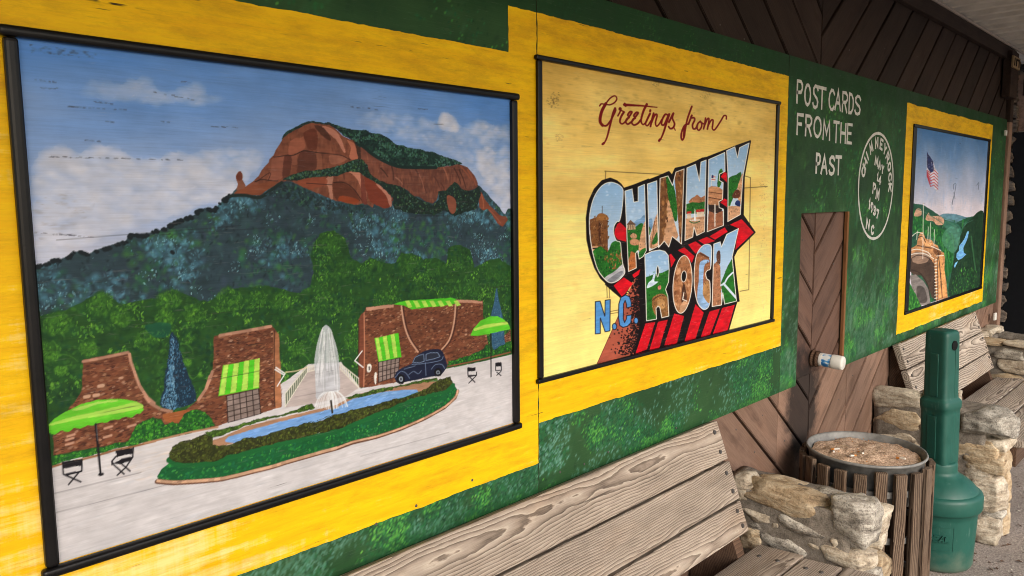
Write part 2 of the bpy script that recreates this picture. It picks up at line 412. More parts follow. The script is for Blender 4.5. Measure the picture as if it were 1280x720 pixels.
class Canvas:
    def __init__(s, x0, x1, z0, z1, dx, dz, seed=1):
        s.x0, s.x1, s.z0, s.z1 = x0, x1, z0, z1
        s.nx = int((x1 - x0) * dx) + 1; s.ny = int((z1 - z0) * dz) + 1
        s.kx = (s.nx - 1) / (x1 - x0); s.kz = (s.ny - 1) / (z1 - z0)
        s.img = np.zeros((s.ny, s.nx, 3)) + 128
        s.seed = seed
        s.wx = (vnoise(s.ny, s.nx, 9, 9, 3, seed + 50) - 0.5) * 2
        s.wy = (vnoise(s.ny, s.nx, 9, 9, 3, seed + 51) - 0.5) * 2
        s.clip = None
    def P(s, p):
        x, z = on_wall(*p); return np.array([(x - s.x0) * s.kx, (z - s.z0) * s.kz])
    def Ps(s, pts): return np.array([s.P(p) for p in pts])
    def bbox(s, q, pad=3):
        a = np.floor(q.min(0) - pad).astype(int); b = np.ceil(q.max(0) + pad).astype(int)
        return max(a[0], 0), min(b[0], s.nx), max(a[1], 0), min(b[1], s.ny)
    def cover(s, q, wob=1.0):
        X0, X1, Y0, Y1 = s.bbox(q)
        if X1 <= X0 or Y1 <= Y0: return None
        cov = 0
        wx = s.wx[Y0:Y1, X0:X1] * wob; wy = s.wy[Y0:Y1, X0:X1] * wob
        gx, gy = np.meshgrid(np.arange(X0, X1), np.arange(Y0, Y1))
        for ox, oy in ((-.25, -.25), (.25, -.25), (-.25, .25), (.25, .25)):
            X = gx + ox + wx; Y = gy + oy + wy
            m = np.zeros(X.shape, bool)
            a = q[-1]
            for b in q:
                if a[1] != b[1]:
                    m ^= ((a[1] > Y) != (b[1] > Y)) & (X < (b[0] - a[0]) * (Y - a[1]) / (b[1] - a[1]) + a[0])
                a = b
            cov = cov + m
        return (X0, X1, Y0, Y1), cov / 4.0
    def put(s, sl, cov, col, var=0.05, alpha=1.0):
        X0, X1, Y0, Y1 = sl
        if s.clip is not None: cov = cov * s.clip[Y0:Y1, X0:X1]
        cov = (cov * alpha)[..., None]
        c = np.zeros((Y1 - Y0, X1 - X0, 3)) + np.asarray(col, float)
        if var:
            n = vnoise(s.ny, s.nx, 5, 14, 3, s.seed + 77) if not hasattr(s, '_vn') else s._vn
            s._vn = n
            c = c * (1 + (n[Y0:Y1, X0:X1, None] - 0.5) * 4 * var)
        reg = s.img[Y0:Y1, X0:X1]
        s.img[Y0:Y1, X0:X1] = reg * (1 - cov) + c * cov
    def poly(s, pts, col, sm=False, wob=1.0, var=0.05, alpha=1.0):
        if sm: pts = smooth(pts)
        r = s.cover(s.Ps(pts), wob)
        if r: s.put(r[0], r[1], col, var, alpha)
    def mask(s, pts, sm=False, wob=0.5):
        if sm: pts = smooth(pts)
        m = np.zeros((s.ny, s.nx)); r = s.cover(s.Ps(pts), wob)
        if r: m[r[0][2]:r[0][3], r[0][0]:r[0][1]] = r[1]
        return m
    def blur(s, m, r):
        for _ in range(3):
            for ax in (0, 1):
                c = np.cumsum(np.concatenate([np.repeat(np.take(m, [0], ax), r + 1, ax), m, np.repeat(np.take(m, [-1], ax), r, ax)], ax), ax)
                n = m.shape[ax]
                m = (np.take(c, np.arange(2 * r + 1, 2 * r + 1 + n), ax) - np.take(c, np.arange(0, n), ax)) / (2 * r + 1)
        return m
    def stroke(s, pts, w, col, sm=False, w1=None, var=0.0, alpha=1.0):
        """w in photo pixels measured where the stroke lies"""
        if sm: pts = smooth(pts, 5, False)
        q = s.Ps(pts)
        mid = pts[len(pts) // 2]
        ux = np.abs(s.P((mid[0] + 1, mid[1]))[0] - s.P(mid)[0]); uy = np.abs(s.P((mid[0], mid[1] + 1))[1] - s.P(mid)[1])
        X0, X1, Y0, Y1 = s.bbox(q, 3 + w * max(ux, uy))
        if X1 <= X0 or Y1 <= Y0: return
        gx, gy = np.meshgrid(np.arange(X0, X1), np.arange(Y0, Y1))
        gx = gx / ux; gy = gy / uy; q = q / np.array([ux, uy])
        best = np.zeros(gx.shape)
        n = len(q) - 1
        for i in range(n):
            a, b = q[i], q[i + 1]; d = b - a; L = d @ d + 1e-9
            t = np.clip(((gx - a[0]) * d[0] + (gy - a[1]) * d[1]) / L, 0, 1)
            dist = np.hypot(gx - a[0] - t * d[0], gy - a[1] - t * d[1])
            ww = w if w1 is None else w + (w1 - w) * (i + 0.5) / n
            best = np.maximum(best, np.clip((ww / 2 - dist) * min(ux, uy) + 0.5, 0, 1))
        s.put((X0, X1, Y0, Y1), best, col, var, alpha)
    def dabs(s, m, n, size, cols, ang=(-3.1, 3.1), asp=(0.45, 0.9), soft=1.2, alpha=(0.6, 1.0), weight=None):
        """n brush dabs inside mask m; size in millimetres"""
        w = (m > 0.5)
        if weight is not None: w = w & (weight > rng.random(weight.shape))
        ys, xs = np.nonzero(w)
        if len(ys) == 0: return
        k = rng.integers(0, len(ys), n); cols = np.array(cols, float)
        for j in range(n):
            y, x = ys[k[j]], xs[k[j]]
            a = rng.uniform(*size) * 0.5e-3; b = a * rng.uniform(*asp); th = rng.uniform(*ang)
            r = int(max(a * s.kx, a * s.kz)) + 2
            X0, X1, Y0, Y1 = max(x - r, 0), min(x + r + 1, s.nx), max(y - r, 0), min(y + r + 1, s.ny)
            gx = (np.arange(X0, X1) - x) / s.kx; gy = (np.arange(Y0, Y1) - y) / s.kz
            c, sn = math.cos(th), math.sin(th)
            u = (gx[None, :] * c + gy[:, None] * sn) / a; v = (-gx[None, :] * sn + gy[:, None] * c) / b
            cov = np.clip((1 - np.sqrt(u * u + v * v)) * soft * 2, 0, 1) * rng.uniform(*alpha) * m[Y0:Y1, X0:X1]
            if s.clip is not None: cov = cov * s.clip[Y0:Y1, X0:X1]
            col = cols[rng.integers(len(cols))] * rng.uniform(0.88, 1.12)
            reg = s.img[Y0:Y1, X0:X1]; cov = cov[..., None]
            s.img[Y0:Y1, X0:X1] = reg * (1 - cov) + col * cov
    def build(s, name, mat, y, parent, skip=None, gain=0.82):
        nx, ny = s.nx, s.ny
        xs = np.linspace(s.x0, s.x1, nx); zs = np.linspace(s.z0, s.z1, ny)
        gx, gz = np.meshgrid(xs, zs)
        co = np.stack([gx, np.full_like(gx, y), gz], -1).reshape(-1, 3)
        i = np.arange(nx * ny).reshape(ny, nx)
        q = np.stack([i[:-1, :-1], i[:-1, 1:], i[1:, 1:], i[1:, :-1]], -1)
        if skip is not None:
            cx = (xs[:-1] + xs[1:]) / 2; cz = (zs[:-1] + zs[1:]) / 2
            q = q[~skip(cx[None, :], cz[:, None])]
        q = q.reshape(-1, 4); nf = len(q)
        me = bpy.data.meshes.new(name)
        me.vertices.add(nx * ny); me.vertices.foreach_set('co', co.ravel().astype(np.float32))
        me.loops.add(nf * 4); me.loops.foreach_set('vertex_index', q.ravel().astype(np.int32))
        me.polygons.add(nf); me.polygons.foreach_set('loop_start', np.arange(0, nf * 4, 4, dtype=np.int32))
        me.update(calc_edges=True)
        at = me.color_attributes.new('paint', 'FLOAT_COLOR', 'POINT')
        c = lin(np.clip(s.img, 0, 255)) * gain
        rgba = np.concatenate([c, np.ones((ny, nx, 1))], -1).astype(np.float32)
        at.data.foreach_set('color', rgba.ravel())
        return link(name, me, mat, parent)

# ------------------------------------------------------------------ painting 1: the mountain above the fountain court
c1 = crop(280, 140, 5.3333); c2 = crop(450, 150, 4.8); c3 = crop(50, 390, 6); c4 = crop(190, 390, 6)
c5 = crop(330, 390, 5.144); c6 = crop(440, 360, 5.143); c7 = crop(180, 460, 4.5); c8 = crop(50, 500, 6)
def fullmask(C): return np.ones((C.ny, C.nx))
def paint_mountain():
    C = Canvas(0.315, 1.305, 1.55 - 0.535, 1.55 + 0.232, 680, 740, 3)
    ny, nx = C.ny, C.nx
    v = np.linspace(0, 1, ny)[:, None]; u = np.linspace(0, 1, nx)[None, :]
    # sky: blue above, lilac white low
    top = np.array([92, 146, 222.]); low = np.array([206, 208, 226.])
    n1 = vnoise(ny, nx, 60, 150, 4, 11); n2 = vnoise(ny, nx, 12, 60, 3, 12)
    t = np.clip((v - 0.56) / 0.44 + (n1 - 0.5) * 0.5, 0, 1)[..., None] ** 0.8
    C.img[:] = low * (1 - t) + top * t
    C.img *= (1 + (n2[..., None] - 0.5) * 0.09)
    W = (226, 226, 236)
    def cloud(pts, n=260, al=(0.10, 0.35)):
        m0 = C.mask(pts, True, 6); m = C.blur(m0, 5) * (0.35 + 0.65 * m0); C.dabs(m, n, (16, 46), [W, (216, 220, 238), (200, 210, 234)], asp=(0.35, 0.8), ang=(-.5, .5), soft=0.3, alpha=(al[0] * .8, al[1] * .8)); C.dabs(m, n // 3, (5, 16), [W, (186, 200, 230)], asp=(0.2, 0.6), ang=(-.6, .6), soft=0.3, alpha=(.05, .35))
    cloud([(95, 122), (112, 104), (130, 95), (150, 108), (172, 96), (190, 104), (205, 116), (240, 104), (256, 104), (256, 118), (285, 118), (270, 130), (180, 132)], 300, (0.06, 0.22))
    cloud([(38, 215), (55, 190), (75, 178), (95, 190), (120, 178), (150, 184), (172, 200), (225, 190), (270, 215), (300, 240), (240, 262), (150, 292), (45, 325)], 1500, (0.2, 0.55))
    cloud([(230, 200), (290, 185), (330, 190), (310, 225), (280, 240)], 260, (0.15, 0.4))
    cloud([(440, 150), (470, 138), (500, 142), (545, 150), (560, 140), (575, 158), (600, 165), (640, 160), (640, 280), (600, 235), (560, 195), (490, 175)], 900)
    cloud([(545, 150), (552, 141), (565, 142), (573, 156), (570, 165), (550, 163)], 110, (0.3, 0.6))
    cloud([(578, 160), (592, 151), (612, 153), (634, 165), (630, 172), (590, 172)], 120, (0.2, 0.5))
    cloud([(592, 200), (600, 187), (615, 186), (622, 200), (636, 200), (636, 265), (610, 235)], 260, (0.35, 0.7))
    # mildew and bare wood low in the sky
    C.dabs(C.mask([(45, 250), (110, 245), (110, 270), (50, 300)], True), 60, (6, 20), [(150, 138, 134), (128, 118, 116)], ang=(-.1, .1), asp=(0.2, 0.5), soft=0.4, alpha=(0.05, 0.3))
    C.dabs(C.mask([(36, 55), (120, 66), (120, 74), (36, 66)], False), 60, (3, 9), [(60, 62, 70)], ang=(-.3, .3), asp=(0.4, 0.8), soft=0.5, alpha=(0.1, 0.4))
    for (a, b) in (((42, 100), (68, 103)), ((50, 110), (70, 111)), ((78, 133), (160, 138)), ((110, 127), (138, 130)), ((128, 152), (142, 153)), ((104, 175), (128, 177)), ((60, 196), (225, 200)), ((262, 158), (302, 160)), ((200, 152), (210, 153)), ((40, 291), (120, 296)), ((225, 102), (235, 103)), ((435, 133), (470, 137)), ((515, 136), (530, 137)), ((190, 115), (240, 125))):
        k = int(abs(b[0] - a[0]) / 4) + 2
        for _ in range(k):
            f = rng.random(); x, y = a[0] + (b[0] - a[0]) * f, a[1] + (b[1] - a[1]) * f + rng.uniform(-.6, .6)
            C.stroke([(x, y), (x + rng.uniform(1, 4), y + .3)], rng.uniform(.4, 1.1), (60, 62, 76), alpha=rng.uniform(.3, .75))
    # forested ridge
    ridge = [(40, 335), (44, 333), (50, 330), (58, 329), (66, 324), (76, 324), (86, 320), (90, 314), (100, 314), (108, 317), (122, 312), (134, 309), (146, 304), (158, 301), (162, 292), (170, 293), (178, 294), (192, 288), (205, 285), (216, 278), (228, 273), (242, 269), (246, 262), (256, 260), (266, 262), (272, 254), (280, 248), (288, 241), (296, 234), (360, 225), (440, 215), (520, 230), (590, 225), (606, 240), (616, 252), (625, 262), (630, 268), (634, 262), (640, 258), (645, 262), (645, 420), (45, 480)]
    C.poly(ridge, (48, 68, 78), wob=2.6)
    fm = C.mask(ridge, wob=2)
    patch = vnoise(ny, nx, 40, 60, 3, 21)
    C.dabs(fm, 2200, (10, 30), [(45, 64, 72), (38, 57, 61), (55, 82, 87), (57, 72, 91), (47, 84, 76)], soft=0.5, alpha=(.2, .7))
    C.dabs(fm, 1500, (7, 22), [(50, 110, 70), (68, 128, 67), (45, 100, 81)], soft=.5, alpha=(.3, .75), weight=np.clip((patch - 0.46) * 6, 0, 1))
    bl = np.clip((vnoise(ny, nx, 34, 50, 3, 22) - 0.46) * 6, 0, 1)
    C.dabs(fm, 1500, (8, 22), [(77, 130, 155), (92, 149, 175), (66, 112, 133)], soft=.5, alpha=(.25, .75), weight=bl)
    C.dabs(fm, 2600, (4, 12), [(32, 46, 54), (64, 100, 109), (47, 92, 72), (29, 43, 50)], ang=(.2, 2.4), asp=(.25, .7), soft=.7, alpha=(.2, .7))
    C.dabs(fm, 2400, (3, 10), [(104, 163, 186), (86, 140, 162)], ang=(.2, 2.4), asp=(.25, .7), soft=.7, alpha=(.2, .7), weight=bl)
    C.dabs(fm, 1500, (2, 6), [(156, 211, 225), (126, 181, 201)], ang=(.2, 2.4), asp=(.3, .7), alpha=(.3, .8), weight=np.clip((vnoise(ny, nx, 20, 26, 2, 23) - 0.62) * 9, 0, 1))
    # dark rim of treetops
    edge = [p for p in ridge if p[0] < 296]
    for a, b in zip(edge[:-1], edge[1:]):
        for k in range(3):
            f = rng.random(); x, y = a[0] + (b[0] - a[0]) * f, a[1] + (b[1] - a[1]) * f
            C.stroke([(x, y + 1), (x + 1.5, y + 2)], rng.uniform(3, 6), (26, 36, 42))
    # cliffs
    C.poly([(436, 165), (456, 176), (470, 214), (470, 232), (446, 214), (440, 190)], (70, 48, 40), wob=1)
    RK = (124, 74, 56)
    rock = c1((60, 540), (80, 525), (140, 492), (170, 475), (200, 450), (225, 425), (240, 395), (265, 365), (292, 340), (300, 315), (325, 290), (350, 235), (385, 180), (430, 130), (480, 98), (540, 72), (590, 62), (640, 70), (700, 85), (790, 160), (850, 190), (880, 250), (885, 320), (960, 330), (1000, 420), (1010, 560), (985, 640), (940, 610), (870, 618), (800, 600), (740, 590), (690, 570), (630, 545), (560, 520), (500, 490), (440, 460), (360, 470), (300, 510), (230, 555), (130, 548))
    C.poly(rock, RK, wob=1.2, var=0.1)
    rock2 = c2((0, 155), (40, 190), (70, 215), (150, 255), (230, 280), (330, 285), (440, 285), (520, 278), (590, 265), (640, 285), (680, 330), (702, 380), (700, 405), (650, 425), (615, 425), (600, 410), (580, 380), (550, 395), (510, 425), (465, 430), (455, 480), (430, 500), (390, 490), (350, 460), (310, 455), (290, 425), (230, 395), (160, 385), (110, 365), (60, 330), (20, 260), (0, 240))
    C.poly(rock2, (116, 72, 60), wob=1.2, var=0.1)
    C.poly(c2((515, 460), (540, 455), (568, 480), (570, 540), (550, 562), (525, 535)), (132, 78, 62), sm=True)
    C.poly(c2((705, 440), (720, 430), (745, 480), (790, 530), (830, 570), (870, 580), (882, 600), (850, 640), (820, 620), (790, 575), (760, 530), (735, 545), (712, 525)), (126, 70, 52), wob=1)
    C.poly(c2((185, 462), (220, 460), (218, 485), (185, 488)), (112, 52, 44))
    rm = C.mask(rock) + C.mask(rock2); rm = np.clip(rm, 0, 1)
    C.dabs(rm, 900, (8, 26), [(112, 64, 48), (92, 52, 42), (140, 86, 64), (152, 98, 76)], ang=(1.2, 1.9), asp=(0.2, 0.45), soft=0.6, alpha=(0.2, 0.6))
    lightc = (182, 128, 108); dk = (66, 38, 34)
    def rp(cc, pts, col, al=0.85): C.poly(cc(*pts), col, sm=True, alpha=al, wob=1.4)
    rp(c1, [(440, 190), (500, 175), (530, 170), (535, 240), (480, 270), (425, 285)], (164, 98, 76), .8)
    rp(c1, [(530, 140), (600, 110), (620, 180), (610, 250), (560, 250), (540, 200)], (100, 50, 36), .8)
    rp(c1, [(655, 95), (700, 105), (750, 140), (785, 200), (805, 262), (790, 262), (750, 200), (700, 150), (660, 115)], (190, 128, 108), .95)
    rp(c1, [(815, 185), (850, 205), (875, 250), (885, 318), (850, 320), (830, 300), (840, 240)], (182, 112, 88), .95)
    rp(c1, [(600, 90), (650, 100), (700, 160), (700, 190), (640, 150)], (70, 42, 34), .8)
    rp(c1, [(325, 305), (395, 292), (392, 350), (380, 440), (290, 452), (300, 400)], (150, 92, 74), .8)
    rp(c1, [(440, 295), (480, 285), (478, 350), (440, 350)], (156, 96, 76), .7)
    rp(c1, [(395, 300), (440, 290), (440, 360), (430, 430), (385, 440)], (92, 50, 40), .8)
    rp(c1, [(500, 275), (545, 258), (600, 275), (615, 330), (600, 385), (520, 400), (480, 400)], (88, 50, 40), .8)
    rp(c1, [(610, 275), (640, 275), (650, 375), (620, 385)], (150, 96, 74), .7)
    rp(c1, [(700, 285), (780, 290), (820, 312), (730, 350), (700, 330)], (160, 104, 84), .7)
    rp(c1, [(60, 535), (180, 490), (340, 465), (230, 552), (130, 548)], (132, 74, 50), .8)
    C.stroke(c1((325, 302), (400, 292), (460, 288), (520, 260), (560, 262), (620, 272), (720, 282), (780, 292), (835, 318)), .9, (40, 26, 26), sm=True)
    C.stroke(c1((200, 465), (250, 450), (300, 458), (350, 460)), 1.0, (36, 26, 26), sm=True)
    C.stroke(c1((210, 465), (300, 405), (292, 450)), .8, (60, 36, 32), sm=True)
    # lower buttress
    rp(c1, [(680, 440), (720, 430), (715, 480), (720, 575), (700, 570), (690, 500), (672, 470)], lightc, .95)
    rp(c1, [(825, 402), (870, 395), (915, 420), (925, 480), (945, 560), (940, 605), (920, 560), (890, 470), (850, 415)], (192, 130, 108), .95)
    rp(c1, [(725, 475), (800, 480), (860, 520), (905, 590), (830, 605), (740, 580)], (92, 50, 36), .85)
    rp(c1, [(770, 560), (860, 570), (900, 600), (830, 612), (760, 590)], (150, 68, 36), .8)
    rp(c1, [(480, 465), (600, 440), (670, 440), (680, 480), (600, 510), (550, 515)], (142, 74, 52), .8)
    C.stroke(c1((725, 470), (790, 470), (850, 505), (900, 570), (920, 605)), .9, (44, 28, 26), sm=True)
    C.stroke(c1((545, 475), (620, 480), (715, 485)), .8, (50, 32, 30))
    rp(c2, [(0, 330), (12, 335), (30, 440), (38, 500), (18, 505), (0, 450)], (112, 56, 46), .9)
    rp(c2, [(20, 345), (70, 370), (140, 410), (175, 450), (182, 510), (150, 530), (110, 520), (50, 480)], (124, 58, 42), 1)
    rp(c2, [(90, 385), (140, 405), (172, 440), (184, 512), (168, 515), (150, 450)], (186, 126, 108), .95)
    for a, b, c_ in (((495, 285), (522, 360), (168, 106, 84)), ((560, 290), (600, 385), (74, 44, 38)), ((590, 300), (630, 410), (74, 44, 38)), ((330, 300), (395, 440), (84, 50, 42)), ((350, 330), (380, 420), (160, 104, 86)), ((185, 280), (195, 360), (70, 44, 38)), ((210, 345), (250, 385), (162, 110, 92)), ((640, 300), (690, 390), (150, 84, 62)), ((600, 280), (660, 360), (150, 84, 62)), ((120, 290), (160, 340), (60, 42, 36)), ((480, 380), (500, 420), (90, 54, 46)), ((440, 340), (470, 400), (90, 54, 46)), ((725, 450), (735, 530), (160, 96, 72)), ((540, 480), (550, 545), (168, 112, 90)), ((770, 540), (840, 620), (150, 90, 70))):
        C.stroke(c2(a, ((a[0] + b[0]) / 2 + 4, (a[1] + b[1]) / 2), b), 1.9, c_, sm=True, w1=1.0, alpha=0.85)
    # spire at the left end
    C.poly(c1((78, 520), (85, 480), (72, 435), (85, 405), (105, 398), (118, 415), (120, 450), (135, 492), (110, 510)), (134, 86, 68), sm=True, wob=.8)
    C.poly(c1((76, 430), (88, 402), (108, 400), (116, 440), (100, 455), (82, 450)), (110, 58, 44), sm=True)
    # green cap and scrub between the cliffs
    cap = c1((380, 185), (385, 165), (430, 122), (480, 92), (530, 74), (590, 60), (640, 64), (700, 76), (760, 92), (820, 112), (880, 118), (960, 128)) + c2((45, 72), (120, 88), (165, 110), (205, 145), (290, 165), (370, 180), (450, 200), (530, 232), (590, 250), (610, 262), (560, 272), (450, 285), (330, 284), (230, 278), (150, 250), (70, 205), (30, 165), (0, 160)) + c1((905, 240), (870, 220), (860, 190), (810, 165), (760, 130), (700, 92), (640, 76), (590, 72), (540, 84), (480, 112), (430, 145))
    C.poly(cap, (26, 46, 46), wob=2)
    cm = C.mask(cap, wob=1.5)
    C.dabs(cm, 900, (3.5, 9), [(36, 70, 58), (30, 58, 52), (22, 38, 40)], asp=(.6, 1))
    C.dabs(cm, 500, (3, 6.5), [(58, 100, 88), (74, 118, 108), (50, 92, 66)], asp=(.6, 1), weight=np.clip((vnoise(ny, nx, 10, 12, 2, 31) - .48) * 8, 0, 1))
    C.stroke(c2((0, 150), (30, 172), (70, 206), (150, 252), (230, 280), (330, 286), (450, 286)), 4.2, (26, 46, 44), sm=True)
    scrub = c1((380, 455), (440, 425), (520, 400), (620, 385), (700, 375), (780, 350), (850, 325), (910, 312), (950, 350), (960, 440), (900, 405), (830, 398), (760, 425), (690, 432), (600, 435), (520, 450), (440, 460))
    scrub2 = c2((0, 245), (25, 270), (60, 330), (120, 370), (180, 385), (240, 400), (300, 435), (330, 465), (390, 495), (430, 510), (470, 470), (460, 430), (510, 425), (560, 372), (580, 380), (600, 415), (660, 430), (705, 400), (720, 440), (700, 530), (600, 560), (560, 580), (500, 540), (440, 570), (300, 560), (200, 530), (185, 460), (120, 395), (30, 345), (0, 320))
    for sc in (scrub, scrub2):
        C.poly(sc, (30, 46, 42), wob=2); m = C.mask(sc, wob=1.5)
        C.dabs(m, 420, (3, 8), [(40, 72, 50), (32, 60, 54), (24, 36, 38)], asp=(.6, 1)); C.dabs(m, 160, (2.5, 6), [(66, 104, 92), (76, 110, 70)], asp=(.6, 1))
    C.poly(c2((515, 460), (540, 455), (568, 480), (570, 540), (550, 562), (525, 535)), (136, 80, 62), sm=True)
    C.stroke(c1((40, 560), (130, 555), (230, 570), (310, 520), (380, 470)), 4, (32, 46, 44), sm=True)
    low = c1((440, 462), (500, 495), (600, 545), (700, 585), (800, 612), (940, 625), (940, 680), (600, 660), (440, 600), (330, 560), (250, 570), (330, 500))
    m = C.mask(low, wob=1.5); C.dabs(m, 400, (4, 10), [(34, 48, 54), (40, 64, 64), (50, 78, 90)])
    # broadleaf wood in front
    wood = [(42, 395), (60, 392), (80, 388), (110, 372), (132, 368), (150, 380), (175, 375), (200, 372), (215, 362), (240, 370), (258, 378), (285, 362), (330, 356), (350, 360), (372, 366), (386, 358), (391, 340), (388, 320), (391, 304), (400, 292), (416, 287), (430, 298), (438, 322), (450, 330), (462, 322), (480, 328), (492, 330), (500, 316), (515, 316), (528, 325), (545, 322), (556, 330), (560, 310), (572, 305), (586, 312), (592, 335), (608, 325), (622, 322), (636, 332), (645, 335), (645, 460), (300, 560), (45, 590)]
    C.poly(wood, (40, 78, 36), sm=False, wob=2.6)
    wm = C.mask(wood, wob=2)
    C.dabs(wm, 1600, (14, 36), [(34, 74, 36), (44, 92, 42), (28, 62, 40), (52, 100, 46)], soft=.45, alpha=(.2, .6))
    C.dabs(wm, 3600, (5, 16), [(38, 84, 38), (30, 66, 38), (50, 98, 42), (40, 88, 48), (28, 70, 50)], soft=.7, alpha=(.3, .8))
    C.dabs(wm, 2600, (4, 12), [(62, 116, 44), (74, 130, 46), (56, 108, 42)], ang=(.3, 2.6), asp=(.3, .7), alpha=(.2, .7), weight=np.clip((vnoise(ny, nx, 26, 32, 3, 71) - .47) * 6, 0, 1))
    C.dabs(wm, 2400, (3, 9), [(104, 172, 54), (88, 152, 50), (126, 188, 62)], ang=(.3, 2.6), asp=(.3, .6), alpha=(.3, .85), weight=np.clip((vnoise(ny, nx, 20, 22, 2, 72) - .58) * 7, 0, 1))
    lumps = [(70, 410, 26), (125, 385, 24), (150, 400, 20), (60, 445, 22), (212, 378, 22), (240, 395, 20), (285, 380, 22), (320, 378, 20), (350, 380, 18), (410, 308, 17), (425, 340, 22), (455, 345, 18), (470, 335, 14), (510, 335, 18), (545, 340, 16), (572, 328, 15), (615, 345, 16), (632, 350, 12), (480, 380, 20), (400, 385, 22), (385, 420, 20), (440, 430, 18), (235, 425, 14), (232, 455, 12), (110, 440, 20), (180, 430, 20), (75, 465, 16), (525, 365, 18), (430, 385, 18), (590, 365, 14), (370, 440, 16), (205, 400, 18), (250, 470, 12)]
    for (lx, ly, lr) in lumps:
        ring = [(lx + lr * (1 + .18 * math.sin(3 * a + lx)) * math.cos(a), ly + lr * (.95 + .15 * math.cos(2 * a + ly)) * math.sin(a)) for a in np.linspace(0, 6.28, 14)[:-1]]
        m = C.blur(C.mask(ring, True, 3), 5)
        base_ = (30, 72, 34)
        C.dabs(m, int(lr * 5), (7, 15), [(28, 66, 36), (38, 84, 38)], alpha=(.2, .6))
        sh = [(x, y - lr * .18) for x, y in ring]
        m = C.blur(C.mask([(lx + (x - lx) * .85, ly - lr * .2 + (y - ly) * .7) for x, y in ring], True, 3), 6)
        g = (62, 112, 42) if lx > 330 else (70, 126, 42)
        C.dabs(m, int(lr * 9), (4, 11), [g, (54, 102, 40), (46, 92, 38)], ang=(.4, 2.4), asp=(.35, .7), alpha=(.15, .7))
        if ly > 365: C.dabs(m, int(lr * 2.6), (3, 8), [(96, 158, 50), (116, 178, 58), (80, 140, 46)], ang=(.4, 2.4), asp=(.3, .6), alpha=(.25, .8))
    dkm = np.clip((vnoise(ny, nx, 24, 30, 2, 91) - .52) * 7, 0, 1)
    C.dabs(wm, 1800, (6, 16), [(22, 50, 34), (26, 62, 36), (22, 60, 48)], soft=.6, alpha=(.2, .65), weight=dkm)
    C.dabs(wm, 700, (3, 8), [(104, 170, 54), (84, 150, 50)], ang=(.3, 2.6), asp=(.3, .6), alpha=(.3, .8), weight=np.clip((vnoise(ny, nx, 18, 20, 2, 92) - .6) * 9, 0, 1))
    C.poly(c3((780, 100), (960, 80), (960, 170), (860, 190)), (22, 84, 70), sm=True, alpha=.6)
    for pts in (c3((120, 345), (150, 320), (200, 320), (250, 345), (280, 370)), c3((170, 420), (200, 400), (240, 395)), c3((115, 440), (150, 455), (175, 440)), c3((20, 240), (35, 290), (60, 310)), c3((90, 215), (115, 240), (125, 280)), c3((150, 155), (175, 180), (180, 205)), c4((215, 235), (260, 245), (295, 280), (300, 315)), c4((215, 130), (240, 100), (280, 95), (300, 60)), c4((265, 460), (300, 500), (340, 470)), c5((240, 265), (270, 290), (290, 320)), c5((500, 300), (540, 290), (560, 310))):
        C.stroke(pts, 2.2, (96, 160, 54), sm=True, w1=.7, alpha=.4)
    # blue spruces
    C.poly(c4((145, 150), (175, 180), (195, 260), (215, 340), (260, 450), (310, 560), (330, 640), (290, 690), (200, 715), (100, 730), (60, 700), (70, 590), (95, 480), (115, 340), (125, 200)), (28, 52, 72), sm=True, wob=2)
    m = C.mask(c4((145, 150), (195, 260), (260, 450), (320, 600), (300, 690), (100, 725), (62, 690), (95, 480), (125, 200)), True, 2)
    C.dabs(m, 420, (2, 5), [(46, 84, 112), (24, 44, 62), (60, 104, 134)], ang=(1.2, 1.9))
    m = C.mask(c4((140, 160), (165, 200), (165, 400), (170, 560), (180, 720), (75, 715), (75, 620), (110, 480), (125, 300)), True, 2)
    C.dabs(m, 380, (2, 5), [(88, 136, 170), (70, 118, 154), (116, 160, 188)], ang=(1.2, 1.9))
    sp = c6((925, 0), (935, 60), (950, 130), (965, 200), (975, 300), (975, 370), (940, 395), (900, 390), (890, 300), (888, 190), (905, 100))
    C.poly(sp, (52, 92, 122), sm=True, wob=1); C.dabs(C.mask(sp, True), 200, (2, 4), [(90, 138, 168), (34, 64, 92)], ang=(1.2, 1.9))
    # plaza
    plaza = [(60, 581), (120, 565), (200, 545), (270, 528), (330, 512), (350, 506), (350, 480), (385, 455), (425, 452), (450, 485), (500, 475), (560, 460), (600, 452), (650, 440), (650, 560), (60, 720)]
    C.poly(plaza, (206, 203, 206), wob=.8, var=.03)
    pm = C.mask(plaza)
    C.dabs(pm, 500, (14, 50), [(214, 214, 220), (196, 197, 204), (222, 220, 222), (186, 190, 198)], ang=(-.15, .15), asp=(.05, .18), soft=.5, alpha=(.15, .55))
    C.dabs(C.mask([(140, 570), (250, 545), (245, 580), (180, 600), (140, 590)], True), 60, (12, 30), [(216, 186, 160), (210, 192, 174)], ang=(-.2, .2), asp=(.1, .3), soft=.5, alpha=(.1, .35))
    # stone walls of the court: left, middle and right
    BR = (116, 70, 50); CAPC = (190, 142, 118)
    def wall(pts, n=260, capped=None):
        C.poly(pts, BR, wob=1, var=.12); m = C.mask(pts)
        C.dabs(m, n * 2, (4, 12), [(96, 56, 42), (82, 46, 36), (132, 78, 52), (142, 92, 66), (74, 42, 34)], ang=(-.15, .25), asp=(.25, .5), alpha=(.4, .9))
        C.dabs(m, n // 3, (6, 14), [(150, 104, 78), (128, 88, 62), (104, 68, 50)], ang=(-.15, .3), asp=(.35, .6), alpha=(.4, .9))
        C.dabs(m, n // 4, (4, 10), [(174, 130, 104), (186, 146, 122)], ang=(-.1, .3), asp=(.35, .6), alpha=(.5, .9))
        C.dabs(m, n // 2, (3, 8), [(60, 34, 30)], ang=(-.1, .3), asp=(.2, .4), alpha=(.4, .9))
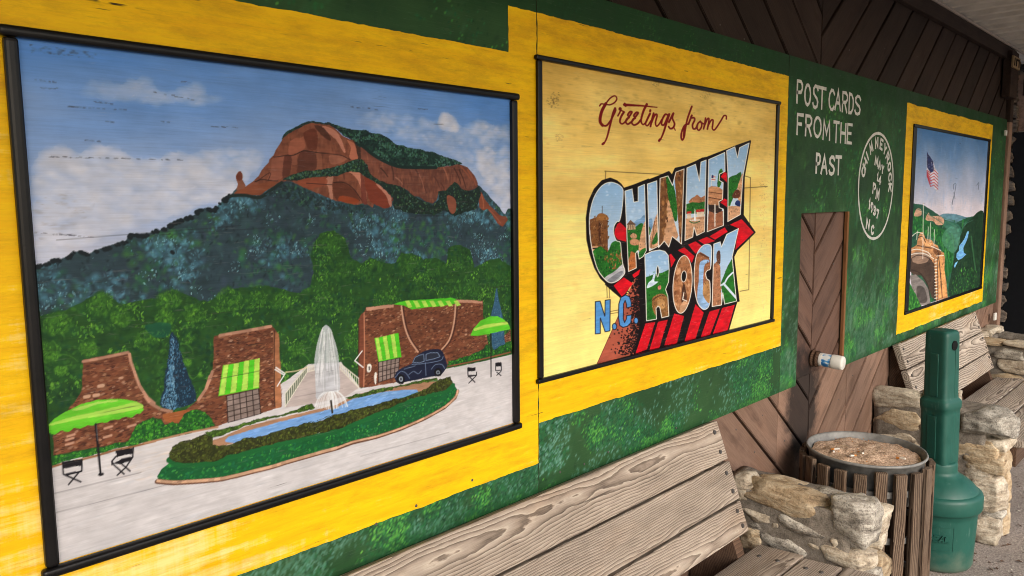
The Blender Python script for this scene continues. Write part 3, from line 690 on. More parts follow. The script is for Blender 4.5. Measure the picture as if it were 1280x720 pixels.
        if capped:
            for a, b in zip(capped[:-1], capped[1:]):
                L = math.hypot(b[0] - a[0], b[1] - a[1]); k = max(1, int(L / 8))
                for i in range(k):
                    p = (a[0] + (b[0] - a[0]) * (i + .08) / k, a[1] + (b[1] - a[1]) * (i + .08) / k); q = (a[0] + (b[0] - a[0]) * (i + .9) / k, a[1] + (b[1] - a[1]) * (i + .9) / k)
                    C.stroke([p, q], 3.4, np.array(CAPC) * rng.uniform(.88, 1.08))
    wall(c8((100, 400), (95, 270), (230, 30)) + c3((235, 700), (310, 590), (315, 380), (312, 355), (660, 292), (670, 350), (690, 410), (720, 500), (770, 590), (830, 680)) + c7((0, 150), (30, 200), (80, 235), (150, 250), (230, 235), (300, 180), (345, 110), (365, 40)) + c4((448, 440), (455, 350), (460, 180), (890, 100), (925, 140), (945, 170), (950, 460), (960, 620)) + c7((770, 90), (768, 215), (730, 230), (650, 255), (470, 300), (415, 325), (300, 345), (100, 395), (0, 420)) + c8((400, 360), (250, 380), (100, 415)), 900)
    for capl in (c3((315, 370), (370, 360), (500, 335), (660, 300)), c3((665, 310), (675, 370), (700, 440), (740, 550), (800, 640), (860, 690)), c7((0, 155), (30, 195), (90, 230), (160, 245)), c7((300, 180), (345, 115), (368, 40)), c4((448, 440), (430, 500), (400, 570)), c4((500, 175), (700, 140), (890, 105))):
        for a, b in zip(capl[:-1], capl[1:]):
            k = max(1, int(math.hypot(b[0] - a[0], b[1] - a[1]) / 8))
            for i in range(k):
                p = (a[0] + (b[0] - a[0]) * (i + .08) / k, a[1] + (b[1] - a[1]) * (i + .08) / k); q = (a[0] + (b[0] - a[0]) * (i + .86) / k, a[1] + (b[1] - a[1]) * (i + .86) / k)
                C.stroke([p, q], 3.8, np.array(CAPC) * rng.uniform(.85, 1.05))
    C.poly(c7((150, 250), (230, 235), (260, 250), (200, 300), (120, 300), (100, 260)), (164, 96, 52), sm=True, alpha=.8)
    for p in ((345, 635), (415, 625), (450, 555)):
        C.stroke(c3((p[0] - 15, p[1]), (p[0] + 18, p[1] - 6)), 4.2, (206, 164, 138))
    for p in ((505, 203), (215, 290), (225, 262), (215, 325), (500, 270), (680, 190)):
        C.stroke(c8((p[0] - 25, p[1] + 8), (p[0] + 30, p[1] - 8)), 3, (196, 150, 126))
    C.poly(c4((905, 150), (945, 160), (955, 400)) + c5((100, 300), (105, 610), (70, 620), (55, 400), (55, 130)), (168, 112, 78), wob=.6, var=.12)
    C.stroke(c5((62, 120), (60, 300), (62, 600)), 1.2, (70, 42, 34))
    right = c6((40, 200), (75, 145), (85, 125), (260, 105), (600, 90), (835, 80), (838, 180), (850, 250), (870, 360), (800, 440), (600, 490), (560, 520), (300, 600), (75, 640), (35, 600))
    wall(right, 620)
    wall(c6((975, 305), (1015, 265), (1015, 340), (975, 350)), 30)
    C.poly(c6((35, 200), (55, 165), (78, 160), (72, 640), (40, 640)), (120, 68, 50), alpha=.9)
    C.stroke(c6((72, 160), (75, 400), (70, 630)), 1.3, (196, 132, 104))
    C.stroke(c6((38, 210), (38, 400), (36, 620)), 1.2, (80, 44, 36))
    C.poly(c6((85, 128), (200, 108), (262, 104), (262, 122), (180, 135), (85, 148)), CAPC)
    C.poly(c6((665, 75), (740, 76), (832, 85), (834, 98), (740, 95), (668, 96)), CAPC)
    for q in (c6((312, 115), (322, 190), (340, 270), (370, 340), (420, 412)), c6((660, 95), (655, 180), (640, 270), (615, 340), (570, 395))):
        C.stroke([(x + 1.6, y) for x, y in q], 3.2, (70, 40, 34), sm=True, alpha=.7)
        qq = smooth(q, 4, False)
        for a, b in zip(qq[:-1], qq[1:]): C.stroke([a, (b[0] * .85 + a[0] * .15, b[1] * .85 + a[1] * .15)], 2.0, (206, 160, 134))
    # striped awnings
    G1, G2 = (82, 200, 40), (178, 224, 92)
    def stripes(a, b, c_, d, n, edge=True):
        a, b, c_, d = map(np.array, (a, b, c_, d))
        for i in range(n):
            f0, f1 = i / n, (i + 1) / n
            C.poly([a + (b - a) * f0, a + (b - a) * f1, d + (c_ - d) * f1, d + (c_ - d) * f0], G1 if i % 2 else G2, wob=.4, var=.06)
        if edge: C.stroke([tuple(a), tuple(d), tuple(c_)], 1.1, (92, 214, 44))
    stripes(*c4((530, 400), (803, 345), (795, 565), (495, 625)), 7)
    stripes(*c6((142, 322), (292, 288), (312, 440), (168, 470)), 6)
    C.poly(c6((262, 103), (300, 88), (350, 80), (480, 72), (630, 62), (660, 70), (665, 100), (560, 115), (460, 125), (380, 138), (330, 112)), G1, wob=.6)
    for i, x in enumerate(range(335, 650, 52)):
        C.poly(c6((x, 82), (x + 26, 80), (x + 48, 122 - i * 2), (x + 22, 128 - i * 2)), G2, wob=.4)
    # brick doorways under the awnings
    def grid(a, b, c_, d, nx_, ny_, lw=1.0):
        a, b, c_, d = map(np.array, (a, b, c_, d)); C.poly([a, b, c_, d], (142, 126, 120), wob=.4, var=.12)
        for i in range(nx_ + 1):
            f = i / nx_; C.stroke([tuple(a + (b - a) * f), tuple(d + (c_ - d) * f)], lw, (40, 30, 30))
        for j in range(ny_ + 1):
            f = j / ny_; C.stroke([tuple(a + (d - a) * f), tuple(b + (c_ - b) * f)], lw * .85, (46, 34, 32))
    grid(*c7((460, 155), (640, 115), (652, 255), (468, 305)), 5, 5)
    grid(*c6((165, 475), (300, 448), (292, 565), (165, 605)), 5, 4, .9)
    # terrace with its balustrade and the two lamp brackets
    C.poly(c5((130, 612), (275, 380), (325, 345), (480, 345), (605, 485), (520, 540), (300, 590)), (188, 176, 174), wob=.5, var=.04)
    WH = (222, 220, 206)
    def balus(a, b, h0, h1, n):
        for i in range(n + 1):
            f = i / n; x = a[0] + (b[0] - a[0]) * f; y = a[1] + (b[1] - a[1]) * f; h = h0 + (h1 - h0) * f
            C.stroke(c5((x, y), (x, y - h)), .9, WH)
        C.stroke(c5((a[0], a[1] - h0), (b[0], b[1] - h1)), 1.2, WH); C.stroke(c5(a, b), 1.0, WH)
    C.poly(c5((132, 520), (270, 345), (272, 385), (132, 605)), (70, 84, 60), alpha=.8)
    balus((132, 605), (272, 385), 85, 36, 11); balus((275, 383), (320, 372), 34, 28, 4); balus((485, 365), (603, 485), 34, 60, 9)
    C.stroke(c5((135, 385), (200, 378), (270, 355)), 1.3, (214, 196, 160), sm=True)
    for q in (c5((72, 355), (130, 395), (80, 475)), c5((625, 250), (578, 312), (632, 355)), c5((66, 368), (118, 400))):
        C.stroke(q, 1.5, (232, 234, 236))
    # planting at the foot of the walls
    def bush(pts, n, cols=((34, 96, 36), (28, 82, 40), (46, 118, 40)), hi=((96, 180, 52), (70, 150, 44)), base=(26, 66, 36)):
        C.poly(pts, base, wob=2.2); m = C.mask(pts, wob=2)
        C.dabs(m, n, (4, 10), list(cols), alpha=(.5, .9)); C.dabs(m, n // 3, (3, 6), list(hi), alpha=(.4, .9))
    bush(c7((0, 300), (40, 280), (90, 290), (110, 320), (150, 305), (190, 310), (220, 260), (280, 232), (340, 245), (375, 280), (400, 320), (330, 345), (200, 375), (100, 400), (0, 420), (-80, 440), (-60, 340)), 420)
    bush(c8((60, 430), (200, 400), (350, 370), (420, 350), (560, 330), (660, 300), (700, 200), (760, 160), (840, 130), (860, 290), (700, 330), (420, 405), (300, 430), (62, 490)), 360)
    C.stroke(c8((64, 505), (180, 470), (320, 440), (430, 412), (560, 372), (700, 345), (860, 305)), 2.6, (142, 98, 66))
    C.stroke(c7((0, 420), (120, 392), (260, 358), (410, 330)), 2.4, (176, 132, 100))
    bush(c6((610, 470), (680, 455), (760, 430), (830, 400), (860, 360), (900, 400), (960, 370), (1012, 345), (1014, 400), (900, 430), (760, 470), (620, 495)), 260)
    C.stroke(c6((610, 503), (740, 478), (880, 445), (1012, 412)), 1.6, (142, 86, 62))
    # oval bed, pool and fountain
    bed = c7((70, 610), (90, 570), (140, 530), (300, 520), (500, 490), (700, 440), (900, 390), (1080, 350)) + c6((300, 660), (500, 600), (620, 580), (665, 640), (682, 670), (640, 720)) + [(566, 500), (540, 516), (500, 536), (440, 555), (380, 572)] + c7((850, 505), (700, 550), (560, 590), (400, 620), (200, 640), (80, 630))
    C.poly(bed, (24, 92, 50), wob=1); m = C.mask(bed)
    C.dabs(m, 900, (4, 9), [(32, 112, 56), (24, 84, 48), (44, 130, 56), (28, 100, 66)]); C.dabs(m, 200, (3, 6), [(84, 158, 66), (64, 150, 70)])
    rim = c7((72, 632), (160, 640), (240, 636), (330, 630), (430, 620), (520, 600), (620, 575), (720, 550), (800, 525), (900, 497), (1000, 468), (1080, 447)) + [(440, 552), (470, 545), (500, 535), (530, 522), (555, 508), (568, 496), (571, 488)]
    C.stroke([(x, y + .8) for x, y in rim], 5.2, (96, 62, 46))
    rr = smooth(rim, 3, False)
    for a, b in zip(rr[:-1], rr[1:]): C.stroke([(a[0] + .4, a[1]), (b[0] * .86 + a[0] * .14, b[1] * .86 + a[1] * .14)], 3.8 if a[0] < 420 else 2.6, np.array((204, 164, 134)) * rng.uniform(.88, 1.08))
    pool = c7((380, 430), (380, 405), (440, 385), (560, 330), (700, 295), (950, 235), (1080, 205)) + c6((0, 690), (130, 655), (400, 605), (560, 598), (560, 625), (300, 700)) + c7((1080, 270), (800, 350), (560, 410), (420, 440))
    C.poly(pool, (168, 128, 100), wob=.6)
    water = c7((450, 405), (470, 385), (600, 345), (760, 300), (960, 250), (1080, 222)) + c6((0, 710), (200, 665), (300, 655), (410, 652), (420, 665), (330, 700)) + c7((1080, 270), (800, 345), (560, 405), (500, 420), (455, 415))
    C.poly(water, (118, 164, 222), wob=.6); C.dabs(C.mask(water), 140, (8, 22), [(146, 186, 234), (98, 146, 212)], ang=(-.1, .3), asp=(.1, .25), alpha=(.3, .7))
    hedge = c7((140, 480), (150, 440), (200, 415), (280, 395), (340, 365), (385, 375), (380, 430), (420, 440), (500, 425), (560, 395), (680, 375), (780, 345), (900, 310), (1000, 290), (1080, 262)) + c5((250, 715), (500, 645), (700, 595), (823, 560)) + c6((330, 705), (480, 640), (560, 585), (630, 572), (640, 610), (600, 650), (420, 700), (300, 740)) + c7((1080, 345), (900, 385), (700, 430), (560, 470), (460, 490), (380, 525), (280, 528), (180, 530), (140, 510))
    C.stroke(c7((140, 515), (200, 540), (300, 535), (400, 530), (470, 500), (570, 478), (700, 438), (900, 392), (1080, 352)) + c6((420, 708), (520, 680), (610, 655), (645, 625)), 7, (28, 98, 50), sm=True)
    bush(hedge, 900, ((64, 70, 28), (52, 60, 26), (78, 86, 34)), ((100, 116, 44), (84, 100, 40)), (44, 48, 24))
    top = c7((340, 360), (420, 345), (520, 320), (640, 285), (760, 262), (870, 225), (940, 200), (960, 225), (860, 248), (700, 285), (560, 325), (440, 375), (385, 390))
    bush(top, 160, ((56, 84, 30), (66, 96, 36)), ((96, 134, 48),), (46, 66, 26))
    bush(c5((520, 545), (640, 520), (823, 475), (823, 495), (700, 525), (540, 560)) , 70, ((56, 84, 30), (66, 96, 36)), ((96, 134, 48),), (46, 66, 26))
    bush(c6((0, 690), (150, 650), (290, 625), (410, 598), (540, 578), (545, 592), (400, 618), (250, 640), (60, 688)), 90, ((56, 84, 30), (66, 96, 36)), ((96, 134, 48),), (46, 66, 26))
    jet = c5((345, 165), (365, 110), (385, 85), (405, 88), (430, 120), (450, 190), (470, 270), (478, 360), (482, 470), (470, 510), (400, 515), (335, 560), (325, 450), (318, 330), (328, 240))
    C.poly(jet, (196, 202, 212), sm=True, wob=.8, alpha=.82)
    for i in range(90):
        f = rng.uniform(-1, 1); x0 = 395 + f * 20; x1 = 400 + f * 78; y0 = rng.uniform(100, 350); y1 = y0 + rng.uniform(60, 180)
        g = lambda y: x0 + (x1 - x0) * min(1, ((y - 90) / 320) ** .6)
        C.stroke(c5((g(y0), y0), (g(min(y1, 520)), min(y1, 520))), rng.uniform(.4, .9), (236, 238, 242) if rng.random() < .75 else (150, 156, 160), alpha=.6)
    for i in range(34):
        f = rng.uniform(-1, 1); C.stroke(c5((425 + f * 45, 510), (425 + f * 85, 545), (425 + f * 112, 625 - 20 * abs(f))), .8, (236, 240, 244), sm=True, alpha=.7)
    C.stroke(c5((425, 570), (434, 645)), 2.4, (48, 44, 34))
    # umbrellas and folding chairs
    um = c8((45, 250), (50, 190), (100, 140), (180, 90), (300, 30), (420, -5), (600, -10), (720, 10), (775, 70), (750, 100), (670, 112), (580, 140), (480, 160), (400, 175), (330, 192), (250, 208), (150, 225))
    C.poly(um, (106, 204, 50), wob=.5, var=.06)
    C.poly(c8((60, 180), (250, 120), (450, 75), (640, 30), (720, 15), (760, 60), (500, 110), (300, 140), (100, 185)), (170, 222, 90), sm=True, wob=.5)
    C.poly(c8((240, 70), (400, 15), (560, 0), (560, 12), (420, 30), (300, 70)), (168, 216, 96), sm=True)
    for i in range(7):
        x = 70 + i * 95; y = 246 - i * 22 if i < 6 else 118
        C.poly(c8((x, y - 22), (x + 46, y - 14), (x + 92, y - 40), (x + 88, y - 26), (x + 46, y + 8), (x + 6, y + 4)), (96, 200, 44), sm=True)
    C.stroke(c8((412, 180), (425, 300), (450, 558)), 2.8, (24, 22, 28)); C.stroke(c8((440, 556), (465, 552)), 3, (24, 22, 28))
    C.stroke(c8((418, 190), (428, 300)), .8, (90, 90, 96))
    um2 = c6((755, 305), (775, 260), (820, 210), (880, 182), (930, 180), (975, 205), (1005, 240), (1012, 265), (960, 275), (900, 288), (850, 300), (800, 308))
    C.poly(um2, (96, 204, 46), wob=.4); C.poly(c6((775, 262), (850, 235), (990, 215), (1000, 232), (880, 252), (780, 275)), (186, 226, 96), wob=.4)
    C.stroke(c6((887, 295), (888, 570)), 1.3, (30, 28, 30))
    K = (26, 24, 30)
    C.poly(c8((162, 462), (312, 442), (310, 490), (165, 512)), K); C.poly(c8((175, 555), (310, 520), (305, 535), (200, 565)), K)
    for q in ([(165, 470), (170, 550)], [(310, 445), (308, 530)], [(175, 555), (300, 610)], [(290, 535), (210, 630)]): C.stroke(c8(*q), 1.9, K)
    C.poly(c8((560, 380), (695, 352), (690, 400), (565, 425)), K); C.poly(c8((540, 470), (600, 440), (690, 422), (680, 450), (590, 478)), K)
    for q in ([(695, 355), (690, 425), (640, 500), (575, 560)], [(565, 420), (535, 455), (545, 480), (625, 552)], [(600, 470), (670, 530)], [(535, 460), (535, 480)]): C.stroke(c8(*q), 1.8, K)
    C.poly(c6((738, 510), (788, 508), (788, 530), (740, 535)), K)
    for q in ([(738, 515), (740, 560), (795, 560), (795, 540)], [(745, 565), (785, 605)], [(790, 565), (745, 610)], [(740, 570), (795, 560)]): C.stroke(c6(*q), 1.1, K)
    C.poly(c6((918, 480), (952, 476), (952, 502), (918, 506)), K)
    for q in ([(918, 482), (918, 530), (955, 528), (953, 480)], [(925, 540), (952, 562)], [(952, 535), (925, 560)]): C.stroke(c6(*q), 1.0, K)
    # the dark saloon car
    body = c6((270, 575), (280, 540), (320, 510), (378, 485), (395, 450), (430, 420), (480, 398), (540, 392), (570, 400), (590, 440), (605, 490), (600, 515), (560, 560), (500, 570), (380, 595), (350, 600), (290, 610))
    C.poly(body, (28, 34, 58), sm=True, wob=.4)
    HL = (128, 150, 184)
    for q in (c6((385, 478), (400, 445), (430, 430), (455, 425), (458, 470), (430, 480)), c6((470, 465), (470, 425), (500, 415), (545, 415), (560, 440), (520, 455))):
        C.poly(q, (40, 46, 62), sm=True); C.stroke(q + [q[0]], .8, HL)
    for q in ([(285, 555), (310, 535), (340, 545), (365, 580)], [(505, 520), (530, 492), (570, 490), (590, 515)], [(380, 490), (450, 485), (560, 465), (580, 440)], [(330, 520), (400, 500)], [(465, 480), (470, 560)], [(360, 555), (390, 535), (420, 550), (440, 530)], [(285, 560), (270, 575)]):
        C.stroke(c6(*q), .9, HL, sm=True, alpha=.8)
    for (x, y, r) in ((308, 585, 30), (548, 540, 28)):
        e = lambda k: c6(*[(x + r * k * .85 * math.cos(a), y + r * k * math.sin(a)) for a in np.linspace(0, 6.28, 14)[:-1]])
        C.poly(e(1.05), (18, 18, 24)); C.poly(e(.55), (140, 152, 166)); C.poly(e(.28), (60, 64, 78))
    # sign and figure on the wall
    C.poly(c6((92, 495), (105, 486), (118, 495), (118, 530), (105, 540), (92, 530)), (226, 222, 214), sm=True)
    C.stroke(c6((103, 505), (104, 525)), .9, (60, 50, 50)); C.stroke(c6((108, 505), (109, 525)), .7, (60, 50, 50))
    C.poly(c6((140, 545), (150, 545), (154, 575), (148, 612), (141, 612), (136, 575)), (228, 224, 218), sm=True)
    # grain and long checks in the plywood
    for (a, b) in ((c3((0, 290), (500, 268)), .25), (c4((495, 500), (800, 440)), .5), (c4((300, 525), (520, 480)), .4), ([(180, 295), (330, 285)], .35), ([(70, 300), (300, 282)], .4), (c5((190, 545), (500, 490)), .2), ([(62, 560), (120, 553)], .2), ([(60, 618), (175, 590)], .35), ([(70, 640), (230, 600)], .3), ([(450, 570), (560, 540)], .2), (c2((330, 575), (520, 575)), .5)):
        C.stroke(a, .9, (30, 30, 34), alpha=b)
    return C

# ------------------------------------------------------------------ painting 2: the big-letter greeting
k1 = crop(740, 110, 7.1111); k2 = crop(725, 210, 4.5); k3 = crop(810, 170, 5.1429); k4 = crop(795, 270, 4.8); k5 = crop(735, 340, 6)
def paint_greeting():
    C = Canvas(1.405, 2.68, 1.55 - 0.447, 1.55 + 0.336, 460, 760, 9)
    ny, nx = C.ny, C.nx
    v = np.linspace(0, 1, ny)[:, None]; u = np.linspace(0, 1, nx)[None, :]
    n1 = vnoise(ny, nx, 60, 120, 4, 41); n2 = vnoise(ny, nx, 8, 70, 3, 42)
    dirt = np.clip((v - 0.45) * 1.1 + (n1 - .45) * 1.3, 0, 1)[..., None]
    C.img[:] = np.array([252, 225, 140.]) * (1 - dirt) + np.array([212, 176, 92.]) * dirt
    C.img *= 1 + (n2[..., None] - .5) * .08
    fm = fullmask(C)
    C.dabs(fm, 500, (15, 60), [(232, 202, 120), (210, 178, 92), (244, 222, 148)], ang=(-.3, .3), asp=(.15, .5), soft=.4, alpha=(.05, .25))
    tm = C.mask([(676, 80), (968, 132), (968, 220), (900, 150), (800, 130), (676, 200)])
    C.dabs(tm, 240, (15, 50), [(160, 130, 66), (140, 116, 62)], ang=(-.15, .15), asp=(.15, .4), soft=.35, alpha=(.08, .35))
    for (x, y, r, al) in ((690, 128, 9, .5), (693, 120, 7, .4), (818, 103, 6, .35), (880, 118, 7, .35), (954, 230, 6, .35), (955, 245, 8, .3), (950, 265, 7, .25), (952, 300, 6, .2), (698, 172, 6, .2)):
        ring = [(x + r * math.cos(a), y + r * .9 * math.sin(a)) for a in np.linspace(0, 6.28, 9)[:-1]]
        C.dabs(C.mask(ring, True, 3), 40, (5, 14), [(96, 76, 44), (70, 56, 36), (120, 100, 66)], ang=(-.5, .5), asp=(.2, .5), soft=.5, alpha=(al * .4, al))
    C.dabs(C.mask([(948, 210), (958, 205), (958, 400), (946, 400)]), 120, (4, 16), [(190, 180, 150), (214, 204, 170), (130, 120, 90)], ang=(1.3, 1.8), asp=(.2, .5), soft=.5, alpha=(.1, .5))
    PL = (84, 70, 44)
    for q in ([(755, 214), (828, 218)], [(756, 214), (755, 240)], [(930, 220), (937, 222), (935, 362), (924, 364)], [(930, 235), (958, 233)], [(757, 352), (758, 372)], [(760, 352), (761, 372)], [(762, 389), (775, 387)], [(762, 392), (775, 390)], [(758, 250), (800, 253)]):
        C.stroke(q, 1.1, PL, alpha=.65)
    # script lettering
    RD = (124, 16, 22)
    def sc(pts, w, w1=None): C.stroke(k1(*pts), w, RD, sm=True, w1=w1)
    sc([(60, 160), (75, 142), (105, 145), (150, 150), (190, 132), (212, 102), (205, 76), (185, 72), (150, 95), (115, 140)], 1.7)
    sc([(115, 140), (82, 200), (66, 260), (66, 305), (85, 332)], 3.6, 3.8); sc([(85, 332), (120, 335), (150, 300), (180, 250), (203, 200), (198, 182)], 2.4, 1.6)
    sc([(198, 182), (180, 225), (163, 290), (148, 350), (128, 430), (108, 478), (88, 498)], 3.0, 1.6); sc([(98, 490), (86, 500)], 2.8)
    sc([(222, 248), (240, 215), (250, 185), (240, 178), (235, 192), (262, 205), (276, 214)], 1.9); sc([(276, 214), (250, 258), (240, 300), (258, 320), (285, 305)], 2.7, 1.8)
    sc([(285, 305), (318, 262), (342, 225), (346, 212), (330, 212), (310, 240), (322, 262), (306, 272), (292, 300), (310, 322), (345, 300)], 2.3)
    sc([(345, 300), (378, 258), (400, 228), (400, 218), (384, 220), (364, 246), (376, 268), (360, 276), (345, 308), (366, 330), (400, 315), (424, 285)], 2.3)
    sc([(480, 145), (452, 200), (432, 265), (430, 305), (450, 325), (482, 290)], 3.0, 1.6); sc([(280, 150), (350, 154), (450, 160), (570, 173)], 3.6, 1.2); sc([(284, 140), (290, 160)], 2.6)
    sc([(511, 198), (508, 208)], 2.6); sc([(508, 228), (485, 275), (468, 318), (486, 336), (515, 292)], 2.6, 1.6)
    sc([(540, 226), (524, 285), (512, 342)], 2.4); sc([(515, 320), (545, 250), (566, 234), (570, 252), (556, 308), (566, 340), (590, 320), (612, 280)], 2.4, 1.7)
    sc([(668, 244), (644, 235), (618, 278), (610, 322), (634, 326), (664, 262), (680, 232)], 2.3); sc([(678, 236), (655, 308), (630, 390), (606, 448), (590, 468)], 2.9, 1.6); sc([(596, 458), (588, 470)], 2.8)
    sc([(676, 305), (716, 225), (706, 268), (726, 318), (714, 352), (690, 362), (674, 345)], 2.3); sc([(716, 340), (732, 376)], 1.3)
    sc([(880, 165), (862, 212), (838, 285), (822, 365), (812, 430), (796, 462), (785, 440), (790, 392), (815, 335), (850, 320)], 2.2); sc([(815, 350), (808, 430)], 2.6)
    sc([(850, 320), (880, 245), (872, 266), (900, 266), (904, 288), (886, 328), (892, 362), (914, 360), (930, 328)], 2.2)
    sc([(956, 296), (932, 320), (927, 360), (944, 376), (966, 345), (966, 308), (952, 302), (988, 322)], 2.0)
    sc([(1002, 268), (994, 320), (984, 364)], 2.0); sc([(990, 340), (1014, 284), (1030, 270), (1030, 302), (1018, 366)], 2.0); sc([(1022, 340), (1050, 290), (1068, 285), (1066, 322), (1062, 360), (1078, 374), (1102, 348), (1138, 292), (1165, 248), (1186, 250), (1186, 276)], 1.9)
    # cast shadow, black mass and red blocks
    BK = (26, 18, 20); RED = (206, 22, 42)
    C.poly(k5((425, -60), (395, -60), (330, 70), (290, 170), (225, 320), (60, 690), (350, 614), (430, 380)), (168, 92, 74), wob=.5, var=.04)
    C.stroke(k5((225, 320), (60, 690)), .8, (96, 50, 40))
    for i in range(900):
        y = rng.uniform(-40, 620); edge = 392 if y < 380 else 392 - (y - 380) * .2
        x = edge - abs(rng.normal()) * (28 + 45 * (y / 600.)); C.stroke(k5((x, y), (x + 4, y + 2)), rng.uniform(.9, 1.9), BK if rng.random() < .8 else (60, 26, 26))
    mass = k2((240, 118), (222, 92), (200, 74), (165, 60), (122, 74), (80, 120), (48, 190), (35, 280), (38, 400), (55, 480), (82, 560), (115, 618), (150, 652)) + k5((130, 90), (185, 140), (245, 190), (262, 176), (325, 60)) + k5((385, 0), (392, 380), (345, 612), (700, 530), (1045, 440), (1100, 250), (1112, 215)) + k4((612, 510), (590, 330), (580, 245), (600, 205), (708, 98), (640, 0), (630, -20)) + k3((605, 515), (612, 260), (652, 33), (570, 62), (495, 92), (372, 140), (345, 145), (300, 168), (235, 196), (172, 210), (150, 258), (128, 232), (60, 262), (0, 285)) + k2((380, 66), (345, 80), (300, 98))
    C.poly(mass, BK, wob=.5, var=.0); C.stroke(list(mass) + [mass[0]], 2.0, BK)
    def red(cc, *p): C.poly(cc(*p), RED, wob=.5, var=.08)
    for p in ([(425, 385), (498, 375), (435, 580), (350, 610)], [(520, 372), (592, 357), (530, 565), (455, 582)], [(640, 310), (715, 330), (660, 535), (565, 550)], [(800, 240), (862, 305), (800, 500), (718, 518)], [(905, 295), (983, 275), (910, 470), (840, 487)], [(1000, 270), (1095, 245), (1040, 440), (930, 465)], [(185, 100), (262, 40), (330, 85), (270, 165), (245, 182)], [(325, 20), (385, -20), (375, 20), (340, 45)]): red(k5, *p)
    for p in ([(195, 232), (205, 225), (232, 262), (206, 310)], [(245, 205), (285, 188), (345, 240), (330, 282), (295, 235)], [(308, 172), (352, 152), (398, 185), (352, 226)], [(368, 147), (420, 125), (470, 150), (405, 170)], [(435, 122), (528, 68), (545, 95), (470, 142)], [(558, 52), (628, 18), (702, 98), (592, 202), (608, 72)]): red(k4, *p)
    red(k2, (190, 345), (205, 315), (220, 305), (255, 340), (255, 415), (205, 400), (190, 375))
    for p in ([(462, 262), (485, 232), (500, 238), (504, 300), (478, 276)], [(460, 428), (485, 402), (503, 410), (504, 458), (478, 440)]): red(k3, *p)
    C.dabs(C.mask(k5((350, 610), (425, 385), (1095, 245), (1040, 440))), 0, (1, 2), [RED])
    for i in range(150):
        x = rng.uniform(350, 1090); y = rng.uniform(250, 600); p = k5((x, y), (x + rng.uniform(3, 12), y + rng.uniform(-6, 6))); q = C.P(p[0]).astype(int)
        if 0 <= q[0] < nx and 0 <= q[1] < ny and C.img[q[1], q[0], 0] > 150 and C.img[q[1], q[0], 1] < 60: C.stroke(p, .5, (232, 130, 130), alpha=.7)
    # letters: picture inside, white outline
    SKY = (142, 182, 222); CL = (212, 224, 236)
    def letter(pts, fill, ow=.9, hole=None, sm=False):
        q = smooth(pts, 5) if sm else pts
        m = C.mask(q, wob=.3)
        if hole: m = m * (1 - C.mask(hole, True, .3))
        old = C.clip; C.clip = m
        ys = np.nonzero(m.max(1) > .5)[0]
        y1, y0 = ys.max(), ys.min(); g = np.clip((np.arange(ny) - y0) / (y1 - y0), 0, 1)[:, None, None]
        colr = np.array(SKY) * g + np.array(CL) * (1 - g)
        C.img = C.img * (1 - m[..., None]) + (colr + np.zeros_like(C.img)) * m[..., None]
        C.dabs(m, 60, (10, 28), [CL, (190, 208, 230), (160, 192, 226)], ang=(-.4, .4), asp=(.3, .6), soft=.5, alpha=(.2, .6))
        fill()
        C.dabs(m, 46, (3, 12), [(46, 34, 26), (70, 50, 34)], ang=(1.1, 2.0), asp=(.12, .35), soft=.8, alpha=(.2, .7), weight=(C.img[..., 0] > C.img[..., 2] + 22) * 1.0)
        C.dabs(m, 40, (3, 10), [(232, 204, 170), (216, 180, 140)], ang=(1.1, 2.0), asp=(.12, .35), soft=.8, alpha=(.2, .6), weight=(C.img[..., 0] > C.img[..., 2] + 22) * 1.0)
        C.dabs(m, 60, (2.5, 7), [(16, 52, 24), (96, 160, 62)], soft=.9, alpha=(.3, .8), weight=((C.img[..., 1] > C.img[..., 0] + 12) & (C.img[..., 1] > C.img[..., 2] + 12)) * 1.0)
        C.clip = old
        C.stroke(list(q) + [q[0]], ow, (232, 230, 222))
        if hole:
            h = smooth(hole, 5); C.stroke(h + [h[0]], ow * .9, (232, 230, 222))
    TAN, BRN, GRN, DGR = (204, 160, 126), (128, 86, 52), (44, 110, 44), (26, 70, 34)
    def p(cc, col, *pts, sm=True, al=1): C.poly(cc(*pts), col, sm=sm, wob=.6, var=.1, alpha=al)
    def d(cc, n, size, cols, *pts): C.dabs(C.mask(cc(*pts), True, 1), n, size, cols, alpha=(.5, 1))
    def fC():
        p(k2, BRN, (48, 290), (75, 280), (100, 270), (150, 275), (152, 440), (160, 520), (60, 470), sm=False); p(k2, (86, 52, 34), (100, 290), (112, 290), (112, 430), (100, 430), sm=False)
        d(k2, 70, (4, 12), [(96, 60, 36), (148, 104, 62)], (50, 290), (150, 280), (150, 440), (60, 450))
        p(k2, (150, 104, 60), (88, 290), (95, 262), (120, 255), (148, 268), (152, 292)); C.stroke(k2((120, 255), (120, 215)), .7, (60, 50, 50))
        p(k2, TAN, (60, 440), (98, 438), (100, 470), (62, 480), sm=False); p(k2, (60, 40, 34), (65, 450), (92, 446), (92, 455), (66, 458), sm=False)
        p(k2, GRN, (60, 480), (110, 440), (150, 470), (175, 420), (210, 410), (240, 440), (250, 560), (180, 600), (130, 620), (80, 540))
        d(k2, 160, (4, 11), [GRN, DGR, (70, 140, 52)], (60, 480), (150, 450), (230, 420), (245, 540), (130, 620), (80, 550)); d(k2, 60, (5, 14), [(150, 92, 54), (176, 118, 76)], (130, 500), (170, 480), (230, 460), (235, 540), (170, 570))
        p(k2, (176, 178, 184), (130, 622), (190, 580), (245, 535), (248, 600), (170, 650)); p(k2, (130, 134, 142), (150, 630), (225, 580), (230, 600), (180, 640))
